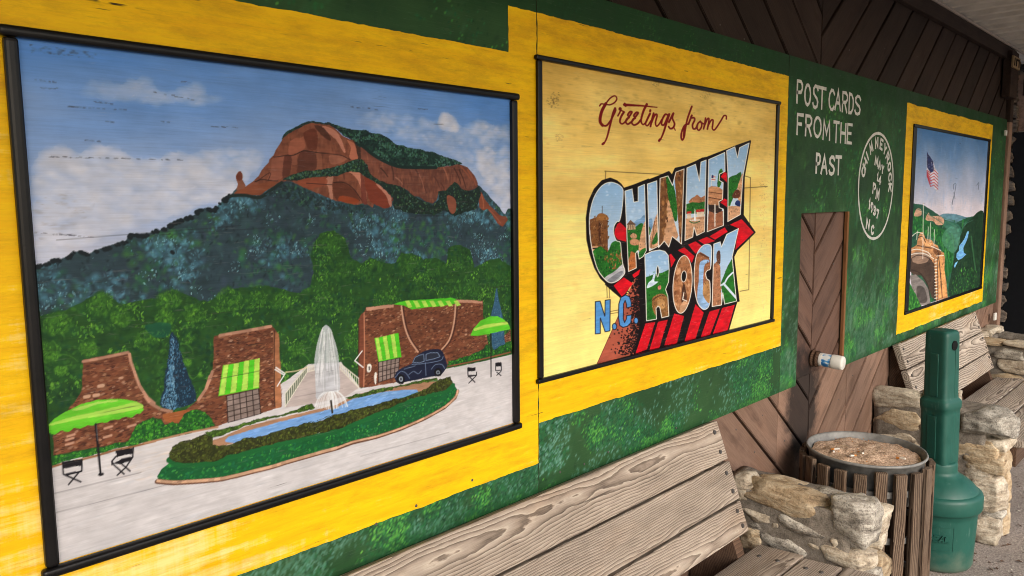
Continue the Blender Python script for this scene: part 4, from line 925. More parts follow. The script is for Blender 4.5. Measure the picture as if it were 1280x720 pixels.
    def fH():
        p(k2, (122, 160, 200), (285, 330), (310, 295), (335, 285), (360, 265), (365, 350), (300, 350)); p(k2, GRN, (248, 350), (300, 335), (340, 310), (350, 340), (320, 470), (252, 480)); d(k2, 60, (4, 9), [DGR, (66, 134, 52)], (250, 350), (340, 320), (320, 470), (252, 480))
        p(k2, (196, 170, 140), (260, 320), (305, 318), (308, 345), (262, 348), sm=False); p(k2, (110, 84, 70), (256, 320), (280, 292), (310, 318), sm=False)
        for x in (268, 280, 292): C.stroke(k2((x, 322), (x, 344)), .7, (90, 66, 54))
        p(k2, TAN, (278, 380), (296, 365), (315, 378), (310, 395), (285, 395)); p(k2, (188, 140, 108), (275, 410), (300, 398), (325, 408), (322, 432), (285, 432))
        p(k2, TAN, (325, 440), (340, 360), (360, 300), (370, 320), (372, 480), (335, 480)); p(k2, (178, 110, 66), (258, 500), (285, 470), (318, 500), (312, 570), (268, 585)); p(k2, GRN, (255, 470), (280, 450), (275, 500), (258, 520)); p(k2, GRN, (330, 470), (365, 450), (360, 500), (330, 510))
    def fI():
        p(k2, (122, 160, 200), (374, 300), (400, 285), (400, 340), (374, 350)); p(k2, TAN, (385, 450), (390, 380), (415, 290), (432, 250), (438, 460), sm=False); p(k2, GRN, (400, 420), (428, 360), (432, 410), (410, 430)); p(k2, GRN, (374, 330), (392, 340), (390, 370), (374, 380)); C.stroke(k2((415, 300), (405, 380), (395, 440)), 1.1, (140, 92, 66))
    def fM():
        p(k3, (120, 84, 54), (60, 260), (125, 240), (140, 420), (120, 700), (60, 700), sm=False); p(k3, TAN, (120, 420), (135, 400), (165, 560), (190, 640), (150, 700), (90, 700), sm=False); p(k3, GRN, (112, 262), (130, 258), (160, 320), (180, 440), (182, 530), (165, 545), (145, 470), (120, 370)); d(k3, 70, (3, 7), [DGR, (72, 140, 54)], (112, 262), (160, 320), (182, 530), (160, 545), (120, 370))
        p(k3, (134, 92, 54), (160, 200), (230, 190), (226, 700), (200, 700), (190, 560), (178, 420), sm=False); d(k3, 40, (8, 26), [(96, 62, 38), (160, 116, 74)], (75, 280), (115, 270), (120, 600), (80, 600)); d(k3, 30, (8, 26), [(96, 62, 38), (164, 120, 78)], (180, 240), (220, 230), (215, 640), (200, 640)); p(k4, TAN, (130, 200), (165, 140), (190, 160), (235, 180), (250, 200), (190, 200))
    def fN():
        p(k3, (176, 122, 88), (262, 430), (270, 405), (295, 390), (310, 378), (335, 395), (362, 385), (362, 440)); p(k3, GRN, (240, 440), (280, 425), (320, 430), (362, 420), (362, 500), (240, 500), sm=False); d(k3, 60, (3, 8), [DGR, (66, 134, 52)], (242, 440), (360, 430), (360, 480), (242, 490))
        p(k3, TAN, (235, 530), (365, 515), (365, 660), (230, 690), sm=False); p(k3, (226, 210, 190), (245, 495), (272, 492), (272, 530), (245, 532), sm=False); p(k3, (198, 44, 36), (245, 487), (272, 483), (274, 497), (245, 500), sm=False); p(k3, (226, 210, 190), (306, 482), (356, 480), (356, 516), (308, 520), sm=False); p(k3, (198, 44, 36), (302, 474), (356, 468), (357, 486), (304, 490), sm=False)
        p(k3, (236, 238, 238), (290, 540), (296, 465), (302, 540)); C.stroke(k3((262, 548), (290, 560), (328, 548)), 1.2, (60, 110, 70), sm=True); C.stroke(k3((268, 542), (325, 540)), 1.2, (236, 236, 230))
    def fE():
        p(k3, (190, 140, 104), (380, 335), (400, 322), (450, 328), (480, 350), (478, 450), (380, 440), sm=False); C.stroke(k3((385, 360), (470, 372)), 1, (110, 70, 50)); C.stroke(k3((385, 395), (470, 410)), 1.2, (96, 60, 44)); p(k3, (60, 44, 38), (382, 440), (470, 448), (470, 500), (385, 490), sm=False); p(k3, (160, 106, 78), (385, 480), (430, 500), (476, 480), (476, 600), (378, 612), sm=False)
        C.stroke(k3((425, 440), (425, 580)), 1.4, (228, 222, 214)); d(k3, 16, (2, 5), [(90, 60, 46), (214, 176, 150)], (390, 500), (470, 500), (470, 580), (385, 600)); C.stroke(k3((402, 320), (402, 250)), .8, (220, 220, 220)); p(k3, (226, 222, 222), (404, 252), (428, 255), (426, 292), (404, 288), sm=False); p(k3, (50, 54, 110), (403, 252), (416, 252), (416, 270), (403, 269), sm=False); C.stroke(k3((404, 278), (427, 282)), .8, (186, 40, 50)); C.stroke(k3((417, 262), (427, 264)), .8, (186, 40, 50))
        p(k3, GRN, (440, 320), (450, 230), (470, 212), (475, 250), (460, 320)); d(k3, 12, (3, 6), [DGR], (440, 320), (450, 240), (475, 215), (460, 320))
    def fY():
        p(k3, GRN, (508, 300), (520, 265), (560, 250), (592, 235), (590, 300), (560, 350), (525, 440), (510, 440)); d(k3, 60, (3, 8), [DGR, (72, 140, 54)], (510, 300), (590, 245), (560, 350), (515, 440)); p(k3, TAN, (600, 240), (610, 250), (600, 460), (560, 380), (575, 310), sm=False); p(k3, TAN, (505, 450), (590, 450), (590, 520), (505, 560), sm=False); p(k3, (104, 62, 44), (535, 385), (560, 345), (585, 355), (582, 395), (550, 400)); p(k3, (40, 58, 110), (555, 440), (565, 415), (585, 420), (585, 452))
    letter(k2((237, 125), (222, 102), (200, 88), (165, 80), (125, 95), (90, 135), (65, 190), (50, 260), (48, 330), (55, 410), (70, 490), (95, 570), (130, 620), (165, 645), (205, 635), (242, 600), (247, 575), (236, 540), (228, 480), (222, 420), (200, 408), (186, 372), (186, 330), (203, 302), (218, 296), (230, 240), (236, 180)), fC, sm=True)
    letter(k2((248, 130), (288, 118), (298, 192), (322, 188), (322, 108), (358, 92), (368, 465), (350, 498), (328, 512), (318, 465), (308, 480), (312, 562), (268, 582)), fH)
    letter(k2((374, 90), (427, 72), (436, 440), (385, 466)), fI)
    letter(k3((72, 272), (123, 257), (152, 318), (174, 232), (226, 212)) + k4((268, 168), (212, 122), (192, 186), (165, 150), (130, 190)), fM)
    letter(k3((245, 205), (300, 182), (325, 290), (335, 168), (368, 155), (358, 615), (308, 640), (290, 585), (282, 650), (232, 672)), fN)
    letter(k3((385, 152), (488, 106), (490, 228), (455, 245), (452, 285), (478, 300), (474, 408), (450, 422), (452, 460), (480, 470), (480, 575), (375, 615)), fE)
    letter(k3((500, 95), (553, 70), (570, 140), (584, 75), (645, 45), (605, 260), (588, 505), (508, 550), (510, 270)), fY)
    def fR():
        p(k4, GRN, (48, 370), (100, 350), (150, 340), (195, 320), (195, 640), (50, 640), sm=False); d(k4, 150, (4, 10), [DGR, (64, 136, 50), (52, 120, 46)], (50, 380), (190, 330), (190, 620), (60, 620)); p(k4, (196, 214, 234), (60, 430), (70, 400), (90, 380), (100, 350), (112, 352), (105, 390), (128, 395), (85, 425)); p(k4, (190, 120, 110), (125, 425), (140, 415), (145, 435), (130, 442)); p(k4, (150, 108, 66), (92, 500), (110, 478), (150, 465), (182, 490), (190, 560), (180, 610), (120, 600), (95, 560)); C.stroke(k4((95, 505), (130, 480), (165, 478)), 1.4, (96, 64, 40), sm=True); p(k4, (190, 148, 100), (120, 510), (150, 500), (170, 520), (160, 560), (130, 550), al=.8)
    def fO():
        p(k4, (176, 124, 88), (215, 240), (335, 240), (335, 590), (215, 590), sm=False); d(k4, 90, (8, 30), [(128, 82, 54), (204, 160, 124), (150, 100, 66)], (230, 280), (320, 280), (320, 560), (235, 540)); p(k4, (90, 60, 46), (268, 470), (282, 400), (300, 480), (290, 520), (270, 520)); p(k4, TAN, (255, 560), (280, 510), (315, 540), (300, 590), (265, 590)); C.stroke(k4((282, 460), (275, 500), (300, 510)), 1.1, (232, 226, 216))
    def fCk():
        p(k4, (156, 106, 76), (345, 240), (380, 215), (430, 245), (440, 270), (440, 560), (345, 560), sm=False); p(k4, (150, 184, 224), (375, 290), (395, 265), (425, 262), (435, 275), (405, 300), (398, 400), (405, 470), (430, 510), (440, 560), (380, 560), (362, 480), (372, 380)); d(k4, 30, (5, 14), [(100, 64, 46), (188, 138, 104)], (400, 300), (440, 290), (438, 500), (402, 460)); C.stroke(k4((380, 225), (430, 250)), 2, (104, 66, 46)); p(k4, (174, 132, 88), (395, 460), (405, 400), (430, 390), (440, 440), (435, 520), (410, 500))
    def fK():
        p(k4, (172, 122, 92), (455, 300), (480, 270), (500, 300), (508, 545), (450, 545), sm=False); p(k4, (96, 66, 52), (478, 260), (482, 215), (498, 210), (502, 260), (495, 290)); d(k4, 40, (5, 16), [(128, 84, 60), (200, 150, 116)], (460, 300), (500, 300), (505, 530), (455, 530)); p(k4, GRN, (505, 400), (545, 300), (575, 250), (585, 400), (600, 520), (520, 530), sm=False); d(k4, 70, (4, 9), [DGR, (62, 134, 52)], (508, 400), (575, 260), (600, 520), (520, 530)); C.stroke(k4((575, 340), (545, 370), (525, 405), (505, 415)), 2.2, (206, 220, 236), sm=True); C.stroke(k4((520, 405), (560, 450), (595, 490)), 2.6, (206, 220, 236), sm=True)
    letter(k4((48, 232), (90, 212), (135, 204), (168, 212), (188, 236), (194, 320), (190, 395), (172, 440), (186, 480), (192, 600), (150, 610), (138, 548), (126, 540), (115, 556), (118, 618), (58, 628)), fR, hole=k4((125, 298), (133, 330), (125, 365), (117, 330)))
    ov = lambda cx, cy, rx, ry: k4(*[(cx + rx * math.cos(a) - .06 * ry * math.sin(a), cy + ry * math.sin(a)) for a in np.linspace(0, 2 * math.pi, 13)[:-1]])
    letter(ov(274, 410, 57, 173), fO, hole=ov(282, 362, 15, 33), sm=True)
    letter(k4((446, 182), (415, 170), (385, 188), (360, 230), (347, 300), (344, 400), (354, 480), (370, 530), (400, 560), (428, 548), (440, 505), (440, 430), (436, 390), (420, 376), (413, 345), (424, 326), (441, 316), (448, 255)), fCk, sm=True)
    letter(k4((462, 168), (500, 155), (508, 185), (540, 110), (610, 75), (572, 245), (580, 330), (598, 510), (527, 528), (516, 460), (508, 533), (452, 543)), fK)
    C.img = np.clip((C.img - 120) * 1.14 + 120, 0, 255)
    # N.C.
    BL = (84, 152, 222)
    def blue(*pts, sm=False):
        q = k5(*pts); q = smooth(q, 4) if sm else q
        C.poly(q, BL, wob=.3); C.stroke(list(q) + [q[0]], 1.1, (26, 26, 40))
    blue((48, 222), (84, 218), (120, 330), (122, 212), (160, 206), (158, 440), (122, 448), (86, 345), (86, 460), (48, 464))
    blue((318, 260), (284, 268), (282, 240), (272, 212), (260, 240), (258, 350), (268, 378), (282, 350), (284, 325), (320, 322), (314, 380), (290, 405), (255, 415), (232, 400), (222, 340), (224, 240), (240, 190), (275, 172), (305, 185), (318, 225))
    for (x, y) in ((192, 408), (354, 364)): blue(*[(x + 17 * math.cos(a), y + 24 * math.sin(a)) for a in np.linspace(0, 6.28, 12)[:-1]])
    return C

# ------------------------------------------------------------------ painting 3: flag above the gorge
k8 = crop(1125, 150, 2.8833)
def paint_gorge():
    C = Canvas(4.225, 5.73, 1.55 - 0.59, 1.55 + 0.355, 210, 460, 15)
    ny, nx = C.ny, C.nx
    v = np.linspace(0, 1, ny)[:, None]; n1 = vnoise(ny, nx, 60, 60, 4, 61)
    t = np.clip((v - .55) / .45 + (n1 - .5) * .35, 0, 1)[..., None]
    C.img[:] = np.array([206, 200, 212.]) * (1 - t) + np.array([72, 118, 172.]) * t
    sk = C.mask(k8((50, 30), (322, 70), (300, 345), (40, 310)))
    C.dabs(sk, 260, (40, 120), [(120, 156, 200), (190, 192, 212), (96, 138, 190)], ang=(-1.5, 1.5), asp=(.2, .5), soft=.4, alpha=(.08, .25), weight=np.clip(1.2 - v + 0 * n1, 0, 1))
    def p(col, *pts, sm=True, al=1): C.poly(k8(*pts), col, sm=sm, wob=.8, var=.1, alpha=al)
    def d(n, size, cols, *pts, asp=(.4, .9)): C.dabs(C.mask(k8(*pts), False, 1), n, size, cols, asp=asp, alpha=(.5, 1))
    p((96, 136, 152), (140, 346), (190, 338), (250, 352), (300, 340), (305, 400), (150, 400))
    p((40, 84, 66), (35, 300), (80, 305), (120, 330), (160, 360), (200, 370), (245, 350), (303, 340), (292, 600), (40, 680), sm=False)
    d(420, (20, 60), [(30, 84, 50), (46, 108, 54), (26, 66, 50), (60, 120, 90)], (40, 310), (160, 365), (300, 345), (290, 600), (60, 670))
    p((34, 96, 50), (36, 315), (70, 345), (110, 372), (150, 392), (178, 420), (190, 470), (186, 540), (160, 560), (150, 470), (110, 420), (40, 400)); d(160, (12, 40), [(52, 124, 58), (24, 72, 44), (74, 146, 70)], (38, 330), (110, 380), (175, 420), (186, 530), (160, 500), (110, 425), (40, 395))
    p((60, 116, 100), (150, 372), (190, 366), (214, 384), (222, 420), (206, 450), (192, 420), al=.8)
    p((30, 58, 40), (215, 420), (250, 360), (303, 342), (292, 600), (180, 640), (185, 540)); d(200, (15, 50), [(24, 48, 34), (36, 66, 40), (44, 70, 44)], (220, 420), (300, 345), (290, 590), (190, 630))
    p((188, 150, 126), (48, 345), (60, 318), (75, 325), (72, 345)); p((194, 154, 128), (90, 360), (100, 335), (110, 345), (150, 350), (155, 375), (130, 378), (118, 365)); d(12, (15, 30), [(150, 108, 84)], (95, 345), (150, 355), (150, 375), (100, 360))
    p((96, 150, 130), (160, 400), (200, 380), (215, 430), (190, 480), (150, 440), al=.5)
    p((112, 172, 230), (240, 402), (246, 402), (242, 425), (234, 445), (226, 462), (228, 478), (237, 484), (222, 498), (208, 506), (201, 496), (202, 482), (210, 470), (212, 452), (222, 440), (232, 424), sm=False); p((112, 172, 230), (206, 510), (196, 532), (192, 528), (197, 514), sm=False)
    for q in ([(60, 320), (100, 340), (150, 372), (175, 400)], [(165, 365), (190, 380), (205, 410)], [(150, 352), (185, 362), (230, 372)], [(215, 400), (235, 375), (262, 360)]): C.stroke(k8(*q), 1.1, (70, 116, 96), sm=True, alpha=.6)
    for q in ([(150, 450), (165, 490), (172, 560)], [(185, 410), (192, 460), (186, 520)], [(255, 420), (262, 480), (270, 540)]): C.stroke(k8(*q), 1.6, (84, 150, 96), sm=True, alpha=.4)
    d(160, (8, 26), [(60, 128, 52), (84, 150, 64), (40, 96, 44)], (190, 570), (230, 520), (275, 540), (280, 600), (180, 640))
    p((178, 130, 90), (35, 490), (38, 462), (58, 450), (64, 420), (72, 405), (82, 404), (86, 424), (98, 430), (112, 432), (120, 446), (134, 452), (140, 470), (156, 478), (160, 500), (158, 540), (166, 590), (170, 640), (128, 652), (118, 600), (90, 545), (50, 540), sm=False)
    p((72, 58, 50), (36, 500), (58, 486), (84, 488), (104, 496), (122, 520), (126, 600), (128, 650), (112, 640), (100, 600), (74, 560), (48, 560), (34, 545), sm=False)
    p((142, 118, 102), (36, 482), (60, 474), (92, 478), (108, 492), (96, 512), (66, 520), (44, 512), sm=False); p((212, 160, 112), (72, 420), (84, 412), (92, 436), (112, 444), (108, 456), (80, 450), sm=False); p((206, 150, 96), (132, 476), (150, 484), (156, 520), (162, 590), (166, 634), (140, 644), (136, 560), sm=False); p((120, 80, 52), (118, 452), (136, 462), (148, 482), (132, 492), (118, 474), sm=False)
    p((120, 114, 112), (32, 560), (54, 556), (82, 580), (102, 612), (108, 664), (64, 670), (44, 620), sm=False); p((78, 72, 70), (60, 600), (84, 604), (96, 650), (72, 660), (58, 630)); p((40, 100, 44), (28, 590), (44, 610), (60, 640), (74, 684), (28, 694))
    d(60, (12, 30), [(84, 150, 60), (30, 80, 40)], (30, 602), (56, 630), (74, 680), (30, 690))
    d(70, (10, 34), [(96, 66, 46), (220, 178, 136), (70, 50, 40)], (58, 440), (120, 446), (156, 490), (160, 600), (140, 640), (126, 560), (110, 490), (40, 490), asp=(.12, .35))
    for q in ([(40, 498), (60, 488), (90, 492), (112, 506)], [(60, 452), (80, 456), (110, 462)], [(64, 424), (78, 420), (90, 440)], [(134, 470), (140, 520), (146, 580), (150, 640)], [(38, 540), (70, 552), (96, 590), (106, 640)]): C.stroke(k8(*q), 1.0, (46, 34, 30), sm=True, alpha=.8)
    for i in range(13): C.stroke(k8((122, 505 + i * 11.5), (133, 503 + i * 11.5)), .9, (232, 224, 210))
    C.stroke(k8((121, 500), (121, 655)), .6, (40, 30, 30)); C.stroke(k8((133, 498), (134, 650)), .6, (40, 30, 30))
    for q in ([(35, 470), (60, 466), (95, 475), (110, 490)], [(35, 485), (80, 480), (120, 500)], [(40, 420), (60, 405), (80, 410)], [(130, 490), (155, 488)], [(110, 455), (145, 470)]): C.stroke(k8(*q), .9, (220, 214, 204), sm=True)
    for (x, y0, y1) in ((82, 300, 500), (100, 385, 430), (108, 370, 440), (122, 395, 460), (60, 400, 430)): C.stroke(k8((x, y0), (x - 2, y1)), .9, (220, 214, 206), alpha=.8)
    # flag
    p((192, 190, 200), (95, 115), (118, 150), (124, 172), (136, 190), (132, 262), (118, 240), (112, 215), (98, 200), (94, 180), sm=False)
    for i in range(6):
        f = i * 11; C.stroke(k8((95, 182 + f * .35), (108, 190 + f * .9), (120, 180 + f), (135, 195 + f)), .8, (176, 40, 52))
    p((40, 50, 96), (95, 115), (118, 150), (119, 185), (108, 190), (96, 172), sm=False); d(14, (6, 10), [(200, 205, 220)], (97, 125), (116, 152), (117, 180), (98, 170))
    for q in ([(192, 250), (190, 235), (198, 228)], [(200, 232), (195, 262), (185, 300)], [(190, 280), (186, 305)], [(275, 235), (282, 226), (280, 250)], [(192, 262), (196, 284)]): C.stroke(k8(*q), .8, (60, 74, 96), sm=True, alpha=.6)
    C.img = np.clip((C.img - 105) * 1.18 + 118, 0, 255)
    return C

# ------------------------------------------------------------------ the green painted field of each plywood sheet
def paint_green(x0, x1, z0, z1, dx, dz, seed):
    C = Canvas(x0, x1, z0, z1, dx, dz, seed); ny, nx = C.ny, C.nx
    zz = np.linspace(z0, z1, ny)[:, None] + np.zeros((ny, nx)); xx = np.linspace(x0, x1, nx)[None, :] + np.zeros((ny, nx))
    n = vnoise(ny, nx, 30, 30 * dx / dz, 4, seed)
    a = np.array([38, 72, 44.]); b = np.array([60, 98, 58.])
    C.img[:] = a * (1 - n[..., None]) + b * n[..., None]
    low = np.clip((1.30 - zz) * 1.6, 0, 1)
    fm = np.ones((ny, nx)); area = (x1 - x0) * (z1 - z0)
    cl = vnoise(ny, nx, dz * .12, dx * .16, 3, seed + 1); c2_ = vnoise(ny, nx, dz * .1, dx * .1, 3, seed + 2)
    C.dabs(fm, int(900 * area), (12, 45), [(34, 74, 48), (28, 56, 38), (46, 88, 54), (62, 96, 62), (30, 50, 40)], ang=(.6, 1.4), asp=(.25, .6), soft=.5, alpha=(.15, .5))
    near = x1 < 3
    wt = np.clip((cl - .40) * 5, 0, 1) * (.12 + .88 * low)
    C.dabs(fm, int((1500 if near else 300) * area), (18, 60) if near else (40, 120), [(52, 122, 74), (70, 140, 96), (46, 104, 58), (96, 152, 122)], ang=(.2, 1.3), asp=(.2, .5), soft=.3, alpha=(.1, .4), weight=wt)
    C.dabs(fm, int((15000 if near else 3600) * area), (4, 18) if near else (12, 40), [(38, 100, 62), (44, 112, 60), (34, 88, 64), (52, 118, 72)], ang=(-.2, 2.4), asp=(.25, .8), soft=.6, alpha=(.15, .6), weight=wt)
    C.dabs(fm, int((5200 if near else 1100) * area), (2.5, 12) if near else (8, 26), [(92, 172, 72), (72, 154, 70), (116, 188, 82), (62, 138, 64)], ang=(-.2, 2.6), asp=(.25, .7), soft=.7, alpha=(.2, .7), weight=wt * np.clip((c2_ - .5) * 5, 0, 1))
    C.dabs(fm, int((9000 if near else 1400) * area), (3, 22) if near else (12, 60), [(126, 172, 152), (100, 150, 134), (84, 136, 112), (70, 120, 98)] if near else [(110, 138, 124), (84, 128, 102), (128, 148, 136)], ang=(.2, 1.5), asp=(.1, .45), soft=.45, alpha=(.1, .45), weight=low * np.clip((.56 - c2_) * 5, 0, 1) * (np.clip((1.9 - xx), .15, 1) if near else .6))
    C.dabs(fm, int((2600 if near else 500) * area), (3, 12) if near else (12, 30), [(22, 52, 34), (26, 60, 44)], ang=(-.2, 2.6), asp=(.3, .8), soft=.6, alpha=(.2, .6), weight=wt)
    if not near:
        C.dabs(fm, int(420 * area), (40, 150), [(112, 152, 126), (92, 140, 104), (134, 160, 140), (70, 126, 76)], ang=(.9, 1.9), asp=(.15, .4), soft=.4, alpha=(.1, .42), weight=np.clip((1.75 - zz) * 1.3, 0, 1) * np.clip((cl - .45) * 6, 0, 1))
        C.dabs(fm, int(500 * area), (30, 100), [(22, 52, 34), (28, 46, 36), (44, 60, 46)], ang=(.6, 2.2), asp=(.2, .6), soft=.4, alpha=(.1, .4), weight=np.clip((.5 - cl) * 5, 0, 1))
        C.dabs(fm, int(300 * area), (25, 70), [(92, 180, 70), (76, 160, 66)], ang=(.6, 2.2), asp=(.2, .5), soft=.5, alpha=(.1, .5), weight=np.clip((1.8 - zz) * 1.2, 0, 1) * np.clip((c2_ - .55) * 7, 0, 1))
    # plain dark green along the lower edge and the very top
    be = np.clip(1 - (zz - 0.795) / 0.05, 0, 1)[..., None] * .75; C.img = C.img * (1 - be) + np.array([36, 80, 40.]) * be
    te = np.clip((zz - 1.95) / 0.06, 0, 1)[..., None] * .7; C.img = C.img * (1 - te) + np.array([28, 66, 36.]) * te
    return C
# ------------------------------------------------------------------ large structure
WY = WALL_Y
Z = lambda rel: EYE + rel            # height from a height relative to the eye
PANEL_Z0, PANEL_Z1 = Z(-0.739), Z(0.517)

bm = bmesh.new()
bmesh.ops.create_grid(bm, x_segments=60, y_segments=60, size=150)
for v in bm.verts: v.co.x += 3
g = link('ground', bm_mesh(bm, 'ground'), M['ground']); tag(g, kind='structure')

wall = empty('building_wall', (3.0, WY + .05, 0), 'brown chevron board wall behind the painted plywood panels and benches', 'wall')
def clip_poly(poly, a, b, c):
    """keep a*x + b*z + c >= 0"""
    out = []
    for i, p in enumerate(poly):
        q = poly[(i + 1) % len(poly)]; dp = a * p[0] + b * p[1] + c; dq = a * q[0] + b * q[1] + c
        if dp >= 0: out.append(p)
        if (dp >= 0) != (dq >= 0):
            t = dp / (dp - dq); out.append((p[0] + (q[0] - p[0]) * t, p[1] + (q[1] - p[1]) * t))
    return out
APEX = 3.09
def siding(xk0, pitch, slope, xlo, xhi, zlo, zhi, mat, k0, k1):
    th = math.atan(slope); u = (math.cos(th), math.sin(th)); w = (-math.sin(th), math.cos(th))
    for k in range(k0, k1):
        a0 = xk0 + pitch * k; a1 = a0 + pitch
        poly = [(xlo, zlo), (xhi, zlo), (xhi, zhi), (xlo, zhi)]
        # signed distance across the boards, measured from the line through (a, 2.07)
        def side(a): return (w[0], w[1], -(w[0] * a + w[1] * Z(.52)))
        s0, s1 = side(a0), side(a1)
        if slope > 0: s0, s1 = s1, s0          # w grows towards -x
        gap = 0.0055
        poly = clip_poly(poly, s0[0], s0[1], s0[2] - gap)
        poly = clip_poly(poly, -s1[0], -s1[1], -s1[2] - gap) if poly else poly
        if len(poly) < 3: continue
        ar = abs(sum(poly[i][0] * poly[(i + 1) % len(poly)][1] - poly[(i + 1) % len(poly)][0] * poly[i][1] for i in range(len(poly)))) / 2
        if ar < 0.0015: continue
        cx = sum(p[0] for p in poly) / len(poly); cz = sum(p[1] for p in poly) / len(poly)
        loc = [((p[0] - cx) * u[0] + (p[1] - cz) * u[1], (p[0] - cx) * w[0] + (p[1] - cz) * w[1]) for p in poly]
        jit = random.uniform(0, .003)
        b = prism(loc, -jit, .02, .0025)
        link('siding_board', bm_mesh(b, 'siding_board'), mat, wall, (cx, WY + .016, cz), (0, -th, 0))
# lower boards, boards seen through the opening, dark stained boards above
siding(3.06 - .27 * 12, .27, -.82, -.9, 2.80, .02, 1.0, M['siding'], 0, 22)
siding(3.06 - .27 * 12, .27, -.82, 2.80, APEX - .002, .02, .83, M['siding'], 0, 22)
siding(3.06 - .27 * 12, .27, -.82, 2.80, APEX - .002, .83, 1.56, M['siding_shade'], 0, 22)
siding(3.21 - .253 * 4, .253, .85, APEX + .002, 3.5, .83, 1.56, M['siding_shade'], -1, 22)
siding(3.21 - .253 * 4, .253, .85, APEX + .002, 3.5, .02, .83, M['siding'], -1, 22)
siding(3.21 - .253 * 4, .253, .85, 3.5, 6.2, .02, 1.0, M['siding'], -1, 22)
siding(3.06 - .27 * 12, .27, -.82, -.9, APEX - .002, 1.95, Z(.985), M['siding_upper'], 0, 22)
siding(3.21 - .253 * 4, .253, .85, APEX + .002, 6.2, 1.95, Z(.985), M['siding_upper'], -1, 22)
b = box_bm(7.2, .02, 2.53); link('backing_board', bm_mesh(b, 'backing_board'), M['dark'], wall, (2.65, WY + .05, 1.268))
b = box_bm(7.15, .03, .078, .003); link('fascia_board', bm_mesh(b, 'fascia_board'), M['siding_upper'], wall, (2.65, WY - .002, Z(.942)))
b = box_bm(.085, .10, 2.05, .006)
for v in b.verts: v.co = Vector((v.co.z, v.co.y, -v.co.x))
link('corner_post', bm_mesh(b, 'corner_post'), M['siding'], wall, (6.245, WY + .035, 1.03), (0, -math.pi / 2, 0))
b = box_bm(.48, .10, .085, .006); link('corner_post', bm_mesh(b, 'corner_post'), M['siding_upper'], wall, (6.245, WY + .035, 2.29), (0, -math.pi / 2, 0))
b = box_bm(.20, .05, .3, .005); link('bracket_block', bm_mesh(b, 'bracket_block'), M['siding_upper'], wall, (6.10, WY - .02, 2.35))
for (px, py, s) in ((1245, 396, 1.0), (1258.5, 166, .7)):
    x, z = on_wall(px, py, .03)
    b = box_bm(.05 * s, .012, .05 * s, .003); ob = link('latch', bm_mesh(b, 'latch'), M['white_plastic'], wall, (x + .01, WY - .022, z))

# porch roof: corrugated sheet, pale edge strip, outer beam
ROOF_OUT = -1.15
roof = empty('porch_roof', (3, 0, Z(.99)), 'corrugated metal porch ceiling above the painted wall', 'roof')
vs, fs = [], []
X0, X1 = -3.0, 9.0; NX = int((X1 - X0) / .0155)
prof = [1, 1, .9, .15, 0, .15, .9, 1, .62, .62]
for i in range(NX + 1):
    x = X0 + (X1 - X0) * i / NX
    h = prof[i % 10] * .045
    for y in (WY + .09, ROOF_OUT): vs.append((x, y, h))
for i in range(NX): fs.append((2 * i, 2 * i + 1, 2 * i + 3, 2 * i + 2))
me = mesh('corrugated_sheet', vs, fs); link('corrugated_sheet', me, M['ceiling'], roof, (0, 0, Z(.990)))
b = box_bm(2.6, 3.0, .03); link('roof_deck', bm_mesh(b, 'roof_deck'), M['dark'], roof, (7.65, WY + 1.6, Z(1.0)))
b = box_bm(12, ROOF_OUT * -1 + WY + .1, .03); link('roof_deck', bm_mesh(b, 'roof_deck'), M['dark'], roof, (3, (WY + .1 + ROOF_OUT) / 2, Z(1.055)))
b = box_bm(12, .012, .012, .003); link('edge_strip', bm_mesh(b, 'edge_strip'), M['trim'], roof, (3, WY - .024, Z(.984)))
b = box_bm(12, .06, .14, .005); link('roof_beam', bm_mesh(b, 'roof_beam'), M['siding_upper'], roof, (3, ROOF_OUT, Z(.99)))

# small sign high on the corner
x, z = on_wall(1258.5, 80)
sg = empty('corner_sign', (x, WY - .05, z), 'small pale board with dark marks, high on the far corner under the roof', 'sign')
b = box_bm(.20, .012, .075, .002); link('sign_board', bm_mesh(b, 'sign_board'), M['sign_ply'], sg, (x, WY - .052, z))
for dx, w_, h_ in ((-.07, .014, .05), (-.02, .014, .05), (.03, .05, .012), (.055, .014, .05)):
    b = box_bm(w_, .003, h_); link('painted_mark', bm_mesh(b, 'painted_mark'), M['black'], sg, (x + dx, WY - .0600, z + (.018 if w_ > .03 else 0)))

# ------------------------------------------------------------------ painted plywood panels
def film(poly, y, wob=.0016, seed=0, step=.012):
    r = np.random.default_rng(seed); pts = []
    for i, p in enumerate(poly):
        q = poly[(i + 1) % len(poly)]; L = math.hypot(q[0] - p[0], q[1] - p[1]); n = max(1, int(L / step))
        nx_, nz_ = -(q[1] - p[1]) / L, (q[0] - p[0]) / L
        for k in range(n):
            f = k / n; e = 0 if k == 0 else mnoise.noise(Vector((L * f * 9 + seed * 7, i * 3.1, 0))) * wob * 1.6 + r.normal() * wob * .35
            pts.append((p[0] + (q[0] - p[0]) * f + nx_ * e, y, p[1] + (q[1] - p[1]) * f + nz_ * e))
    return mesh('paint_film', pts, [list(range(len(pts)))])
OPX0, OPX1, OPZ = 2.925, 3.385, Z(-.06)
def panel(label, x0, x1, dx, dz, seed, cores, skip=None):
    p = empty('plywood_panel', ((x0 + x1) / 2, WY, PANEL_Z0), label, 'painted panel')
    C = paint_green(x0, x1, PANEL_Z0, PANEL_Z1, dx, dz, seed)
    C.build('painted_face', M['green'], WY, p, skip, gain=0.84)
    for (a, b_, c_, d) in cores:
        bb = box_bm(b_ - a, .0115, d - c_); link('plywood_core', bm_mesh(bb, 'plywood_core'), M['edge'], p, ((a + b_) / 2, WY + .0066, (c_ + d) / 2))
    return p
S1, S2, S3 = 1.399, 2.774, 6.19
ga = .0012
